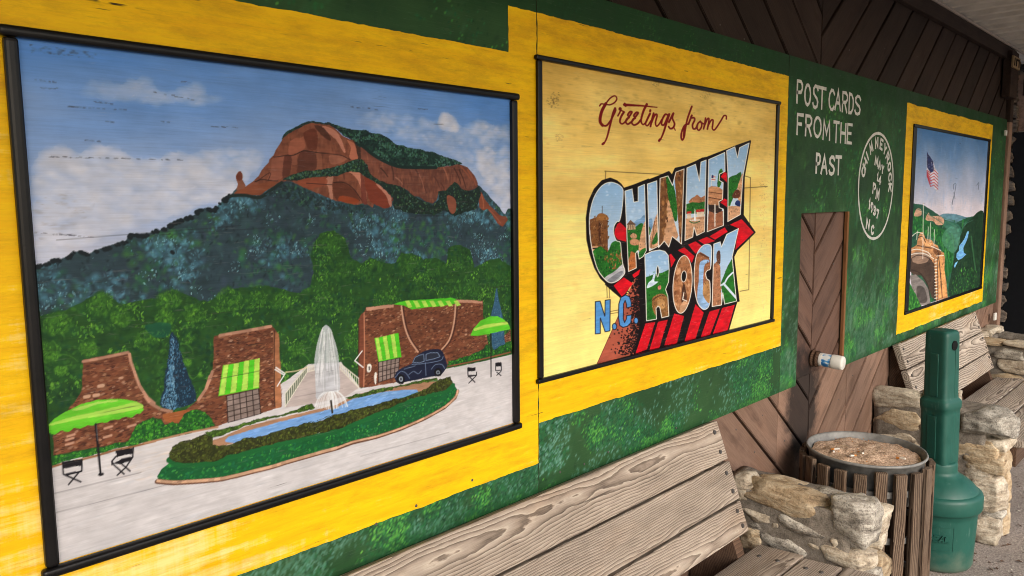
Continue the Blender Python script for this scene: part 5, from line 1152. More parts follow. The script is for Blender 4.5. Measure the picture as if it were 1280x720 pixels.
pA = panel('left plywood sheet, green and yellow, around the big mountain painting', -.9, S1 - ga, 210, 230, 101, [(-.9, S1 - ga, PANEL_Z0, PANEL_Z1)])
pB = panel('middle plywood sheet, green and yellow, around the Greetings from Chimney Rock painting', S1 + ga, S2 - ga, 190, 230, 102, [(S1 + ga, S2 - ga, PANEL_Z0, PANEL_Z1)])
pC = panel('right plywood sheet, green, lettered Post Cards From The Past, with a cut-out opening', S2 + ga, S3, 110, 230, 103,
           [(S2 + ga, OPX0, PANEL_Z0, PANEL_Z1), (OPX0 + .0001, OPX1 - .0001, OPZ, PANEL_Z1), (OPX1, S3, PANEL_Z0, PANEL_Z1)],
           skip=lambda x, z: (x > OPX0) & (x < OPX1) & (z < OPZ))
zt = on_wall(634, 65)[1]; zs = Z(.442); zb = Z(-.66); xs = on_wall(635, 30)[0]
link('yellow_band', film([(.08, zb), (S1 - ga, zb), (S1 - ga, zs), (xs, zs), (xs, zt), (.08, zt)], WY - .0007, seed=1), M['yellow'], pA)
link('yellow_band', film([(S1 + ga, Z(-.557)), (S2 - .002, Z(-.557)), (S2 - .002, zs), (S1 + ga, zs)], WY - .0007, seed=2), M['yellow'], pB)
y3 = [on_wall(*q) for q in ((1120.6, 420.6), (1228, 375), (1241, 155), (1133, 130))]
xa, xb = (y3[0][0] + y3[3][0]) / 2, (y3[1][0] + y3[2][0]) / 2; za, zc = (y3[0][1] + y3[1][1]) / 2, (y3[2][1] + y3[3][1]) / 2
link('yellow_band', film([(xa, za), (xb, za), (xb, zc), (xa, zc)], WY - .0007, .003, 3, .03), M['yellow'], pC)
b = box_bm(abs(OPZ - PANEL_Z0) - .0, .014, .018, .002)
link('opening_trim', bm_mesh(b, 'opening_trim'), M['trim_stick'], pC, (OPX1 + .004, WY + .001, (OPZ + PANEL_Z0) / 2), (0, math.pi / 2, 0))
# nails and chips
nb = bmesh.new(); bmesh.ops.create_uvsphere(nb, u_segments=8, v_segments=4, radius=.0035)
for v in nb.verts: v.co.y *= .4
nail = bm_mesh(nb, 'nail'); nail.materials.append(M['screw'])
for (px, py, par) in ((520, 632, pA), (470, 655, pA), (590, 600, pA), (760, 565, pB), (730, 580, pB), (845, 535, pB), (700, 590, pB)):
    x, z = on_wall(px, py); link('nail', nail, None, par, (x, WY - .001, max(z, PANEL_Z0 + .02)))

rn = random.Random(4)
for (px, py) in ((925, 538), (948, 566), (958, 520), (985, 552), (972, 588), (1032, 520), (1052, 500), (1070, 470), (1092, 462), (1080, 500), (1008, 300), (1016, 352), (1046, 330), (1040, 380), (1010, 410), (1044, 290), (840, 14), (905, 30), (985, 40), (1066, 62), (1110, 60), (1150, 70), (1180, 80), (1190, 100), (935, 48), (1135, 100)):
    x, z = on_wall(px, py); link('nail', nail, None, wall, (x, WY + .0145, z))
# lettering: strokes of white paint
FONT = {
 'P': [[(0, 0), (0, 1), (.7, 1), (1, .86), (1, .66), (.75, .5), (0, .46)]],
 'O': [[(.5 + .5 * math.sin(a), .5 + .5 * math.cos(a)) for a in np.linspace(0, 2 * math.pi, 15)]],
 'S': [[(1, .84), (.8, .98), (.4, 1), (.08, .86), (.08, .66), (.4, .54), (.8, .44), (1, .28), (.9, .08), (.5, 0), (.15, .04), (0, .18)]],
 'T': [[(0, 1), (1, 1)], [(.5, 1), (.5, 0)]],
 'C': [[(1, .82), (.75, .98), (.4, .98), (.1, .78), (0, .5), (.1, .2), (.4, .02), (.75, .02), (1, .18)]],
 'A': [[(0, 0), (.5, 1), (1, 0)], [(.2, .36), (.8, .36)]],
 'R': [[(0, 0), (0, 1), (.7, 1), (1, .86), (1, .66), (.7, .5), (0, .48)], [(.5, .48), (1, 0)]],
 'D': [[(0, 0), (0, 1), (.55, .97), (.95, .75), (1, .5), (.95, .25), (.55, .02), (0, 0)]],
 'F': [[(0, 0), (0, 1), (1, 1)], [(0, .52), (.7, .52)]],
 'M': [[(0, 0), (.08, 1), (.5, .3), (.92, 1), (1, 0)]],
 'H': [[(0, 0), (0, 1)], [(1, 0), (1, 1)], [(0, .5), (1, .5)]],
 'E': [[(1, 1), (0, 1), (0, 0), (1, 0)], [(0, .52), (.8, .52)]],
 'I': [[(.5, 0), (.5, 1)]], 'N': [[(0, 0), (0, 1), (1, 0), (1, 1)]], 'Y': [[(0, 1), (.5, .5), (1, 1)], [(.5, .5), (.5, 0)]],
 'K': [[(0, 0), (0, 1)], [(1, 1), (0, .45), (1, 0)]], 'L': [[(0, 1), (0, 0), (1, 0)]],
 '1': [[(.3, .8), (.55, 1), (.55, 0)]], '4': [[(.7, 0), (.7, 1), (0, .35), (1, .35)]],
 '9': [[(1, .68), (.8, .5), (.3, .5), (.05, .7), (.25, .95), (.7, 1), (1, .8), (.95, .4), (.6, 0)]],
 '3': [[(.05, .9), (.5, 1), (.95, .82), (.8, .58), (.4, .52), (.85, .44), (1, .2), (.6, 0), (.05, .1)]],
 '7': [[(0, 1), (1, 1), (.45, 0)]],
}
class Ribbons:
    def __init__(s): s.v, s.f, s.k = [], [], 0
    def add(s, pts, w, y0=WY - .0008):
        pts = [np.array(p, float) for p in pts]
        y = y0 - .00012 * (s.k % 9); s.k += 1; n = len(pts); base = len(s.v)
        clo = np.hypot(*(pts[0] - pts[-1])) < 1e-6
        for i, p in enumerate(pts):
            a = pts[i - 1] if i > 0 else (pts[-2] if clo else p); b = pts[i + 1] if i < n - 1 else (pts[1] if clo else p)
            d1 = p - a; d2 = b - p; l1 = np.hypot(*d1); l2 = np.hypot(*d2)
            if l1 < 1e-9: d1 = d2; l1 = l2
            if l2 < 1e-9: d2 = d1; l2 = l1
            d1 = d1 / l1; d2 = d2 / l2; t = d1 + d2; t = t / (np.hypot(*t) + 1e-9)
            m = np.array([-t[1], t[0]]); k = 1 / max(.45, abs(m @ np.array([-d1[1], d1[0]])))
            e = p.copy()
            if not clo and i == 0: e = e - d1 * w * .4
            if not clo and i == n - 1: e = e + d1 * w * .4
            ww = w * (1 + .12 * math.sin(i * 2.3 + s.k * 1.7)) / 2 * k
            for sg_ in (1, -1): q = e + m * ww * sg_; s.v.append((q[0], y, q[1]))
        for i in range(n - 1): s.f.append((base + 2 * i, base + 2 * i + 2, base + 2 * i + 3, base + 2 * i + 1))
    def glyph(s, ch, cx, cz, w, h, rot=0.0, lw=.012, shear=0.0):
        for st in FONT[ch]:
            out = []
            for (a, b_) in st:
                x, z = (a - .5) * w + shear * (b_ - .5), (b_ - .5) * h
                out.append((cx + x * math.cos(rot) - z * math.sin(rot), cz + x * math.sin(rot) + z * math.cos(rot)))
            s.add(out, lw)
    def build(s, name, mat, parent):
        o = link(name, mesh(name, s.v, s.f), mat, parent); s.v, s.f = [], []; return o
q6 = crop(985, 90, 5.14)
rb = Ribbons()
for ch, xl, xr, yt, yb in (('P', 58, 90, 60, 198), ('O', 107, 143, 82, 212), ('S', 160, 190, 90, 230), ('T', 193, 240, 103, 235), ('C', 262, 295, 115, 243), ('A', 302, 336, 122, 243), ('R', 348, 378, 134, 255), ('D', 392, 418, 142, 265), ('S', 430, 463, 155, 272),
                           ('F', 58, 94, 275, 400), ('R', 112, 148, 283, 408), ('O', 165, 210, 292, 416), ('M', 224, 266, 318, 432), ('T', 292, 325, 323, 450), ('H', 338, 368, 333, 453), ('E', 380, 408, 338, 456),
                           ('P', 180, 203, 530, 645), ('A', 212, 248, 540, 650), ('S', 265, 296, 546, 656), ('T', 305, 340, 546, 656)):
    cxp, cyp = (xl + xr) / 2, (yt + yb) / 2
    (c,) = q6((cxp, cyp)); x, z = on_wall(*c); (a,) = q6((xl, cyp)); (b_,) = q6((xr, cyp)); (t_,) = q6((cxp, yt)); (d_,) = q6((cxp, yb))
    rb.glyph(ch, x, z, on_wall(*b_)[0] - on_wall(*a)[0], on_wall(*t_)[1] - on_wall(*d_)[1], 0, .0125 if cyp < 500 else .014)
    rb.build('painted_letter', M['white_paint'], pC)
q7 = crop(1065, 155, 4.8)
(cp,) = q7((142, 372)); cx, cz = on_wall(*cp)
l_ = on_wall(*q7((37, 400))[0]); r_ = on_wall(*q7((246, 330))[0]); t_ = on_wall(*q7((165, 53))[0]); b_ = on_wall(*q7((128, 692))[0])
cx = (l_[0] + r_[0]) / 2; cz = (t_[1] + b_[1]) / 2; rx = (r_[0] - l_[0]) / 2; rz = (t_[1] - b_[1]) / 2
rb = Ribbons()
rb.add([(cx + rx * math.cos(a) * (1 + .012 * math.sin(3 * a)), cz + rz * math.sin(a) * (1 + .012 * math.cos(2 * a))) for a in np.linspace(0, 2 * math.pi, 56)], .0125)
rb.build('painted_ring', M['white_paint'], pC)
def stamp(ch, u, v, w, h, rot, lw):
    """glyph laid out in the unit circle of the postmark"""
    for st_ in FONT[ch]:
        out = []
        for (a, b_) in st_:
            x, z = (a - .5) * w, (b_ - .5) * h
            out.append((cx + rx * (u + x * math.cos(rot) - z * math.sin(rot)), cz + rz * (v + x * math.sin(rot) + z * math.cos(rot))))
        rb.add(out, lw)
    rb.build('painted_letter', M['white_paint'], pC)
for ch, x_, y_ in (('C', 64, 285), ('H', 76, 235), ('I', 92, 196), ('M', 115, 155), ('N', 146, 130), ('E', 175, 120), ('Y', 200, 138), ('R', 214, 196), ('O', 226, 250), ('C', 231, 315), ('K', 231, 382)):
    x, z = on_wall(*q7((x_, y_))[0]); ang = math.atan2((z - cz) / rz, (x - cx) / rx)
    stamp(ch, .81 * math.cos(ang), .81 * math.sin(ang), .135 if ch != 'I' else .04, .17, ang - math.pi / 2, .0120)
for ch, x_, y_, w_, h_ in (('M', 146, 225, .15, .13), ('A', 164, 247, .12, .13), ('Y', 182, 272, .12, .13), ('1', 152, 318, .07, .12), ('4', 165, 338, .12, .12), ('P', 131, 388, .13, .17), ('M', 152, 422, .17, .17), ('1', 104, 480, .07, .16), ('9', 117, 500, .11, .15), ('3', 134, 520, .11, .15), ('7', 151, 540, .11, .14), ('N', 94, 600, .16, .16), ('C', 121, 635, .13, .15)):
    x, z = on_wall(*q7((x_, y_))[0]); stamp(ch, (x - cx) / rx, (z - cz) / rz, w_, h_, -.16, .0125)

# ------------------------------------------------------------------ framed paintings
def mural(C, label, x0, x1, z0, z1, fw, fh, mat, depth=.013, bev=.005, over=.006):
    m = empty('mural', ((x0 + x1) / 2, WY - .002, z0), label, 'mural')
    C.build('picture', mat, WY - .0030, m, gain=0.93)
    b = box_bm(C.x1 - C.x0 - .004, .0016, C.z1 - C.z0 - .004); link('picture_backing', bm_mesh(b, 'picture_backing'), M['edge'], m, ((C.x0 + C.x1) / 2, WY - .0018, (C.z0 + C.z1) / 2))
    yc = WY - .001 - depth / 2
    for (cx, cz, sx, sz) in (((x0 + x1) / 2, z1 - fh / 2, x1 - x0 + 2 * over, fh), ((x0 + x1) / 2, z0 + fh / 2, x1 - x0 + 2 * over, fh)):
        b = box_bm(sx, depth, sz, min(bev, sz * .48), 4); link('frame_strip', bm_mesh(b, 'frame_strip'), M['frame'], m, (cx, yc, cz), smooth=True)
    for cx in (x0 + fw / 2, x1 - fw / 2):
        b = box_bm(fw, depth - .002, z1 - z0 - 2 * fh - .001, min(bev, fw / 3), 3); link('frame_strip', bm_mesh(b, 'frame_strip'), M['frame'], m, (cx, yc + .001, (z0 + z1) / 2))
mural(paint_mountain(), 'large framed painting of a red rock mountain over a fountain court', .298, 1.319, Z(-.551), Z(.246), .0185, .0155, M['picture'], .016, .0072)
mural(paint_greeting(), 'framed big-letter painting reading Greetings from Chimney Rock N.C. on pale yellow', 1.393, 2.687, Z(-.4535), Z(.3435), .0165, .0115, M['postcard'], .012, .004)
mural(paint_gorge(), 'far framed painting of a flag above a gorge with a blue river', 4.205, 5.745, Z(-.602), Z(.363), .05, .016, M['picture'], .008, .003, .0)

# ------------------------------------------------------------------ benches
def board_mesh(L, w, t, bev=.004, seed=0):
    """local x along, z across the width, y thickness; slightly worn edges"""
    b = box_bm(L, t, w, bev, 2)
    bmesh.ops.bisect_plane(b, geom=list(b.verts) + list(b.edges) + list(b.faces), plane_co=(0, 0, 0), plane_no=(1, 0, 0))
    for k in range(1, 6):
        for sgn in (-1, 1):
            bmesh.ops.bisect_plane(b, geom=list(b.verts) + list(b.edges) + list(b.faces), plane_co=(sgn * L * k / 12, 0, 0), plane_no=(1, 0, 0))
    for v in b.verts:
        n = mnoise.noise(Vector((v.co.x * 2.5 + seed * 9, v.co.z * 3, seed)))
        v.co.z += n * .0016; v.co.y += mnoise.noise(Vector((v.co.x * 2 + seed * 5, 4, v.co.z * 4))) * .0018
    return bm_mesh(b, 'board')
sb = bmesh.new(); bmesh.ops.create_cone(sb, cap_ends=True, segments=14, radius1=.0075, radius2=.0065, depth=.004)
bmesh.ops.create_cone(sb, cap_ends=True, segments=6, radius1=.003, radius2=.003, depth=.0052)
screw = bm_mesh(sb, 'screw'); screw.materials.append(M['screw'])
def frame_rot(ux, uz):
    """columns: local x, y, z"""
    ux = Vector(ux).normalized(); uz = Vector(uz).normalized(); uy = uz.cross(ux).normalized()
    return Matrix((ux, uy, uz)).transposed()
def bench(label, x0, x1, mat, rend, seed):
    root = empty('bench', ((x0 + x1) / 2, WY - .3, 0), label, 'bench', 'timber benches against the painted wall')
    T = Vector((0, WY - .040, Z(-.722))); B = Vector((0, WY - .162, Z(-1.062)))
    d = (B - T); Ltot = d.length; d.normalize()
    nrm = Vector((0, -1, 0)); nrm = (nrm - d * nrm.dot(d)).normalized()       # front face normal
    if nrm.y > 0: nrm = -nrm
    R = frame_rot((1, 0, 0), -d)
    widths = [.128, .122, .098]; gap = (Ltot - sum(widths)) / 2; s = 0
    gap = max(gap, .006)
    for k, w in enumerate(widths):
        c = T + d * (s + w / 2) - nrm * .018
        e0, e1 = random.uniform(-.006, .006), random.uniform(-.005, .005)
        bo = link('back_board', board_mesh(x1 - x0 + e1 - e0, w, .034, .0045, seed + k), mat, root, ((x0 + x1 + e0 + e1) / 2, c.y, c.z), R)
        for xe, sd_ in ((x1, -1), (x0, 1)):
            for f in (.25, .75):
                p = T + d * (s + w * f) + nrm * .001
                link('screw', screw, None, bo, (xe + sd_ * (.038 + random.uniform(-.004, .006)), p.y, p.z), frame_rot((1, 0, 0), nrm))
        s += w + gap
    rear = Vector((0, WY - .165, Z(-1.128))); front = Vector((0, WY - .60, Z(-1.098)))
    f = (front - rear); Ls = f.length; f.normalize(); up = Vector((1, 0, 0)).cross(-f).normalized()
    if up.z < 0: up = -up
    Rs = frame_rot((1, 0, 0), -f); s = 0
    for k, w in enumerate((.150, .118, .135)):
        c = rear + f * (s + w / 2) - up * .018
        e1 = random.uniform(-.01, .012)
        bo = link('seat_board', board_mesh(x1 - x0 + .05 + e1, w, .036, .005, seed + 5 + k), mat, root, ((x0 + x1 + .05 + e1) / 2, c.y, c.z), Rs)
        for fz in (.3, .7):
            p = rear + f * (s + w * fz) + up * .001
            for xe in (x1 - .03, x0 + .06): link('screw', screw, None, bo, (xe, p.y, p.z), frame_rot((1, 0, 0), up))
        s += w + .009
    # supports: a timber behind the boards at each end and in the middle
    for xx in (x0 + .06, (x0 + x1) / 2, x1 - .06):
        prof = [(T.y + .004, T.z - .02), (WY - .002, T.z - .03), (WY - .002, .05), (WY - .14, .05), (rear.y - .02, rear.z - .06), (B.y + .004, B.z - .05)]
        pts = [(y, z) for y, z in prof]; bb = prism([(-y, z) for y, z in pts], -.022, .022)
        for v in bb.verts: v.co = Vector((v.co.y, -v.co.x, v.co.z))
        for v in bb.verts: v.co -= nrm * .02 if v.co.z > .45 else Vector((0, 0, 0))
        for v in bb.verts: v.co.y = min(v.co.y, WY + .012)
        link('back_support', bm_mesh(bb, 'back_support'), M['bench_dark'], root, (xx, 0, 0))
    b = box_bm(x1 - x0, .04, .09, .003); link('seat_rail', bm_mesh(b, 'seat_rail'), M['bench_dark'], root, ((x0 + x1) / 2, front.y + .06, front.z - .085))
    return root
bench('near weathered timber bench under the mountain painting', .05, 2.235, M['bench'], True, 3)
bench('far timber bench with bold wavy grain, beyond the green smoking post', 4.02, 5.47, M['bench_bold'], True, 20)

# ------------------------------------------------------------------ stone arms
def stone(c, h, mat, seed, parent, rot=0.0, ex=.62, rough=.10, tilt=0.0):
    """a broken block: rounded box whose corners are cut by random planes, then weathered"""
    b = bmesh.new(); bmesh.ops.create_cube(b, size=2.0)
    bmesh.ops.subdivide_edges(b, edges=b.edges[:], cuts=11, use_grid_fill=True)
    r = random.Random(seed)
    sh = [r.uniform(-.10, .10) for _ in range(4)]
    cuts = []
    for _ in range(13):
        n = Vector((r.gauss(0, 1), r.gauss(0, 1), r.gauss(0, 1))).normalized()
        cuts.append((n, r.uniform(1.10, 1.32) if max(abs(n.x), abs(n.y), abs(n.z)) < .8 else r.uniform(.92, 1.02)))
    for v in b.verts:
        p = v.co.normalized(); m = max(abs(p.x), abs(p.y), abs(p.z)); q = p / m
        e2 = min(.86, ex + .18)
        v.co = p * (1 - e2) * 1.15 + q * e2 * .97
        for n, d in cuts:
            o = v.co.dot(n) - d
            if o > 0: v.co -= n * o * .93
        x, y, z = v.co
        v.co = Vector((x, y * (1 + sh[0] * z) + sh[1] * z * .6, z * (1 + sh[2] * y) + sh[3] * y * .5))
        w = Vector((v.co.x * h[0], v.co.y * h[1], v.co.z * h[2]))
        n2 = mnoise.noise(v.co * 1.3 + Vector((seed * 1.3, 5, 0)))
        w = w * (1 + n2 * .08)
        n = mnoise.fractal(Vector((w.x, w.y, w.z * 1.8)) * 30 + Vector((seed * 3.7, 0, 0)), 1.0, 2.0, 4)
        v.co = w + p * n * min(h) * (rough * .6 + .045)
    me = bm_mesh(b, 'stone')
    return link('stone', me, mat, parent, c, (rot, tilt, 0), smooth=True)
def core(parent, x0, x1, y0, y1, z1, seed):
    b = box_bm(x1 - x0, y1 - y0, z1)
    bmesh.ops.subdivide_edges(b, edges=b.edges[:], cuts=15, use_grid_fill=True)
    for v in b.verts:
        n = mnoise.fractal(v.co * 14 + Vector((seed, 0, 0)), 1.0, 2.0, 3); v.co += v.co.normalized() * (n * .007 + .003 * mnoise.noise(v.co * 40))
    o = link('mortar', bm_mesh(b, 'mortar'), M['mortar'], parent, ((x0 + x1) / 2, (y0 + y1) / 2, z1 / 2), smooth=True); return o
TA, GR, GO = M['stone_tan'], M['stone_grey'], M['stone_gold']
def face_stones(parent, cc, X, items, depth=.05, sink=.016):
    """stones on the face that looks towards -x, given by their outline boxes"""
    for k, (xl, yt, xr, yb, mat, ex, tilt) in enumerate(items):
        a = on_x(*cc(((xl), (yt + yb) / 2))[0], X); b_ = on_x(*cc((xr, (yt + yb) / 2))[0], X)
        t_ = on_x(*cc(((xl + xr) / 2, yt))[0], X); u_ = on_x(*cc(((xl + xr) / 2, yb))[0], X)
        hy = abs(a.y - b_.y) / 2 * 1.10; hz = abs(t_.z - u_.z) / 2 * 1.10
        if tilt: hz *= .74
        stone(((X + depth - sink), (a.y + b_.y) / 2, (t_.z + u_.z) / 2), (depth, hy, hz), mat, 11 * k + int(X * 100), parent, tilt, ex)
z1c = crop(880, 520, 3.6); z7c = crop(880, 380, 2.1175); z3c = crop(1120, 500, 3.275)
arm1 = empty('low_stone_wall', (2.42, WY - .22, 0), 'low fieldstone and mortar arm at the end of the near bench, beside the ash bin', 'stone wall', 'fieldstone arms at the bench ends')
A1 = 2.325
core(arm1, A1 - .008, 2.515, WY - .445, WY + .005, Z(-.962), 1)
face_stones(arm1, z1c, A1, [
    (195, 312, 545, 452, GO, .45, .10), (330, 455, 550, 542, GR, .3, .16), (255, 515, 475, 635, GR, .45, .12), (152, 412, 303, 475, TA, .35, .1), (160, 482, 262, 600, GO, .4, 0),
    (498, 582, 742, 682, TA, .4, .06), (118, 270, 205, 368, TA, .4, 0), (420, 690, 600, 790, GR, .4, 0), (200, 650, 400, 760, TA, .4, 0), (640, 700, 760, 800, GR, .4, 0)])
# the big corner stone and the stones of the front end
face_stones(arm1, z1c, A1, [(308, 470, 345, 505, TA, .4, 0), (470, 560, 530, 600, TA, .4, .1), (205, 470, 262, 512, GR, .4, 0), (560, 545, 610, 585, TA, .4, 0), (480, 650, 520, 720, TA, .4, 0)], depth=.035, sink=.012)
c = on_x(*z1c((655, 495))[0], A1 - .01)
stone((A1 + .055, c.y + .004, c.z + .002), (.074, .066, .075), GR, 501, arm1, .03, .8, .08)
stone((2.475, WY - .452, Z(-1.03)), (.06, .05, .068), M['stone_tan'], 502, arm1, 0, .6)
stone((2.45, WY - .462, Z(-1.17)), (.075, .05, .062), GO, 503, arm1, 0, .5)
stone((2.43, WY - .46, Z(-1.31)), (.09, .05, .07), TA, 504, arm1, 0, .5)
stone((2.37, WY - .46, Z(-1.24)), (.05, .05, .04), GR, 505, arm1, 0, .4)
stone((2.42, WY - .46, Z(-1.45)), (.10, .05, .06), GO, 507, arm1, 0, .4)
# flat stones bedded in the top
stone((2.47, WY - .155, Z(-.975)), (.036, .09, .022), GO, 511, arm1, 0, .6)
stone((2.475, WY - .335, Z(-.975)), (.03, .08, .02), GR, 512, arm1, 0, .6)
stone((2.36, WY - .08, Z(-.985)), (.045, .065, .035), TA, 513, arm1, 0, .6)

arm2 = empty('low_stone_wall', (3.95, WY - .25, 0), 'fieldstone and mortar arm of the far bench, behind the green smoking post', 'stone wall', 'fieldstone arms at the bench ends')
A2 = 3.85
core(arm2, A2 - .010, 4.015, WY - .47, WY + .005, Z(-.955), 2)
face_stones(arm2, z7c, A2, [(448, 228, 572, 276, TA, .6, 0), (455, 280, 575, 334, GO, .65, 0), (455, 337, 575, 372, TA, .6, 0), (455, 376, 560, 430, GR, .6, 0), (570, 232, 668, 290, TA, .6, 0), (575, 295, 668, 345, TA, .5, 0), (575, 350, 655, 400, GR, .5, 0),
                            (655, 355, 775, 410, GO, .5, 0), (560, 400, 660, 460, TA, .5, 0), (560, 470, 690, 540, TA, .5, 0), (690, 410, 760, 500, TA, .5, 0), (670, 545, 715, 610, GR, .5, 0)])
stone((A2 + .05, WY - .475, Z(-1.005)), (.10, .10, .062), GR, 601, arm2, 0, .7, .2)
stone((3.95, WY - .49, Z(-1.10)), (.10, .07, .026), TA, 602, arm2, 0, .5)
stone((3.93, WY - .47, Z(-1.185)), (.10, .085, .045), GO, 603, arm2, 0, .55)
stone((3.89, WY - .475, Z(-1.32)), (.07, .08, .085), TA, 604, arm2, 0, .55)
stone((4.0, WY - .48, Z(-1.31)), (.05, .07, .08), GO, 605, arm2, 0, .5)
stone((3.93, WY - .50, Z(-1.43)), (.05, .05, .03), GR, 606, arm2, 0, .4)
stone((3.89, WY - .475, Z(-1.49)), (.07, .07, .06), TA, 607, arm2, 0, .5)
stone((3.99, WY - .49, Z(-1.47)), (.05, .07, .075), GO, 608, arm2, 0, .5)
stone((3.95, WY - .10, Z(-.962)), (.06, .09, .02), TA, 611, arm2, 0, .7)

pl = empty('stone_planter', (5.8, WY - .25, 0), 'fieldstone planter box at the far end of the far bench', 'planter')
P0 = 5.52
for (x0, x1, y0, y1) in ((P0, P0 + .1, WY - .56, WY), (P0 + .5, P0 + .6, WY - .56, WY), (P0 + .101, P0 + .499, WY - .56, WY - .46), (P0 + .101, P0 + .499, WY - .06, WY)):
    core(pl, x0, x1, y0, y1, Z(-.93), int(x0 * 50))
b = box_bm(.42, .42, .5); link('soil', bm_mesh(b, 'soil'), M['bench_dark'], pl, (P0 + .3, WY - .26, .34))
z5c = crop(1225, 380, 7.2)
face_stones(pl, z5c, P0, [(112, 395, 410, 492, GR, .6, 0), (165, 510, 470, 622, TA, .6, 0), (100, 630, 420, 740, GO, .5, 0), (-20, 630, 90, 720, TA, .5, 0)])
for k, (cy, hy) in enumerate(((WY - .10, .10), (WY - .30, .11), (WY - .50, .09))):
    stone((P0 + .035, cy, Z(-.912)), (.065, hy, .022), TA if k % 2 else GO, 700 + k, pl, 0, .75)
for k in range(3): stone((P0 + .15 + k * .17, WY - .03, Z(-.90)), (.085, .05, .022), TA, 710 + k, pl, 0, .75)
for k in range(3): stone((P0 + .15 + k * .17, WY - .53, Z(-.90)), (.085, .05, .022), GO, 720 + k, pl, 0, .75)
stone((P0 + .02, WY - .50, .30), (.09, .10, .09), GO, 731, pl, 0, .3); stone((P0 + .02, WY - .40, .10), (.07, .13, .08), TA, 732, pl, 0, .4); stone((P0 + .02, WY - .2, .2), (.06, .1, .09), TA, 733, pl, 0, .4); stone((P0 + .01, WY - .53, .12), (.07, .08, .07), GR, 734, pl, 0, .4)

# ------------------------------------------------------------------ slatted ash bin
BX, BY, BR, BZ = 2.93, WY - .272, .208, .615
bin_ = empty('ash_bin', (BX, BY, 0), 'round sand bin clad in weathered wooden slats, between near stone arm and green post', 'ash bin')
prof = [(.14, .05), (.185, .35), (.192, BZ - .004), (.203, BZ), (.2075, BZ + .004), (.2075, BZ - .012), (.203, BZ - .014), (.199, BZ - .010), (.196, BZ - .02), (.186, BZ - .03)]
prof = [(.001, BZ - .165), (.180, BZ - .165), (.186, BZ - .155), (.2005, BZ - .010), (.2060, BZ - .010), (.2095, BZ - .004), (.2070, BZ + .002), (.2030, BZ + .002), (.1990, BZ - .004), (.190, BZ - .03), (.18, BZ - .12), (.001, BZ - .13)]
link('steel_liner', lathe(prof, 72, 'steel_liner'), M['galv'], bin_, (BX, BY, 0), smooth=True)
# heap of sand
vs, fs = [], []; NR, NA = 22, 64
for i in range(NR + 1):
    r = .186 * i / NR
    for k in range(NA):
        a = 2 * math.pi * k / NA; x, y = r * math.cos(a), r * math.sin(a)
        h = -.022 + .016 * (1 - (r / .186) ** 2) + .010 * mnoise.fractal(Vector((x * 14, y * 14, 1)), 1, 2, 4) + .005 * mnoise.noise(Vector((x * 70, y * 70, 3)))
        vs.append((x, y, BZ + h))
for i in range(NR):
    for k in range(NA):
        k2 = (k + 1) % NA; fs.append((i * NA + k, (i + 1) * NA + k, (i + 1) * NA + k2, i * NA + k2))
sand = link('sand', mesh('sand', vs, fs), M['sand'], bin_, (BX, BY, 0), smooth=True); tag(sand, 'coarse tan sand with litter')
NS = 21
smeshes = []
for q in range(4):
    b = box_bm(.585 - .004 * q, .020, .040 + .002 * (q % 2), .003, 2); smeshes.append(bm_mesh(b, 'slat')); smeshes[-1].materials.append(M['slat'])
for k in range(NS):
    a = 2 * math.pi * k / NS + .12
    er, et = Vector((math.cos(a), math.sin(a), 0)), Vector((-math.sin(a), math.cos(a), 0))
    lean = random.uniform(-.02, .02)
    R = frame_rot(Vector((0, 0, 1)) + et * lean, -et)
    R = Matrix((Vector((0, 0, 1)) + et * lean, er, -et)).transposed()
    if R.determinant() < 0: R = Matrix((Vector((0, 0, 1)), er, et)).transposed()
    p = Vector((BX, BY, 0)) + er * (BR + .013)
    link('slat', smeshes[k % 4], None, bin_, (p.x, p.y, .016 + .29 + random.uniform(-.009, .006)), R)
for z in (.12, .33, .50):
    prof = [(BR - .010, z), (BR - .0005, z), (BR - .0005, z + .022), (BR - .010, z + .022)]
    link('hoop', lathe(prof + [prof[0]], 64, 'hoop'), M['galv'] if z < .4 else M['galv'], bin_, (BX, BY, 0))
def sand_pt(px, py):
    d = ray(px, py); h = BZ - .004 - EYE; t = h / d[2]; return Vector((d[0] * t, d[1] * t, EYE + d[2] * t))
bb = bmesh.new(); bmesh.ops.create_cone(bb, cap_ends=True, segments=10, radius1=.0036, radius2=.0034, depth=.020)
for v in bb.verts: v.co = Vector((v.co.z, v.co.y, v.co.x))
butt_me = bm_mesh(bb, 'butt_paper'); butt_me.materials.append(M['paper'])
bb = bmesh.new(); bmesh.ops.create_cone(bb, cap_ends=True, segments=10, radius1=.0038, radius2=.0038, depth=.012)
for v in bb.verts: v.co = Vector((v.co.z + .0155, v.co.y, v.co.x))
filt_me = bm_mesh(bb, 'butt_filter'); filt_me.materials.append(M['filter'])
for k, (px, py, r, lab) in enumerate(((1042, 564, .5, 'leftmost cigarette end lying in the sand of the bin'), (1046, 561, 2.2, 'cigarette end crossing beside the leftmost one in the sand'), (1065, 569.5, -.3, 'white cigarette end lying alone in the middle of the sand'), (1128, 573, 1.4, 'orange cigarette end near the right rim of the sand bin'), (1077, 566, .9, 'faint cigarette end half buried at the middle of the sand'))):
    p = sand_pt(px, py); e = empty('cigarette_end', p, lab, 'cigarette butt', 'cigarette ends in the sand bin')
    link('paper_tube', butt_me, None, e, p, (0, .15, r)); link('filter', filt_me, None, e, p, (0, .15, r))

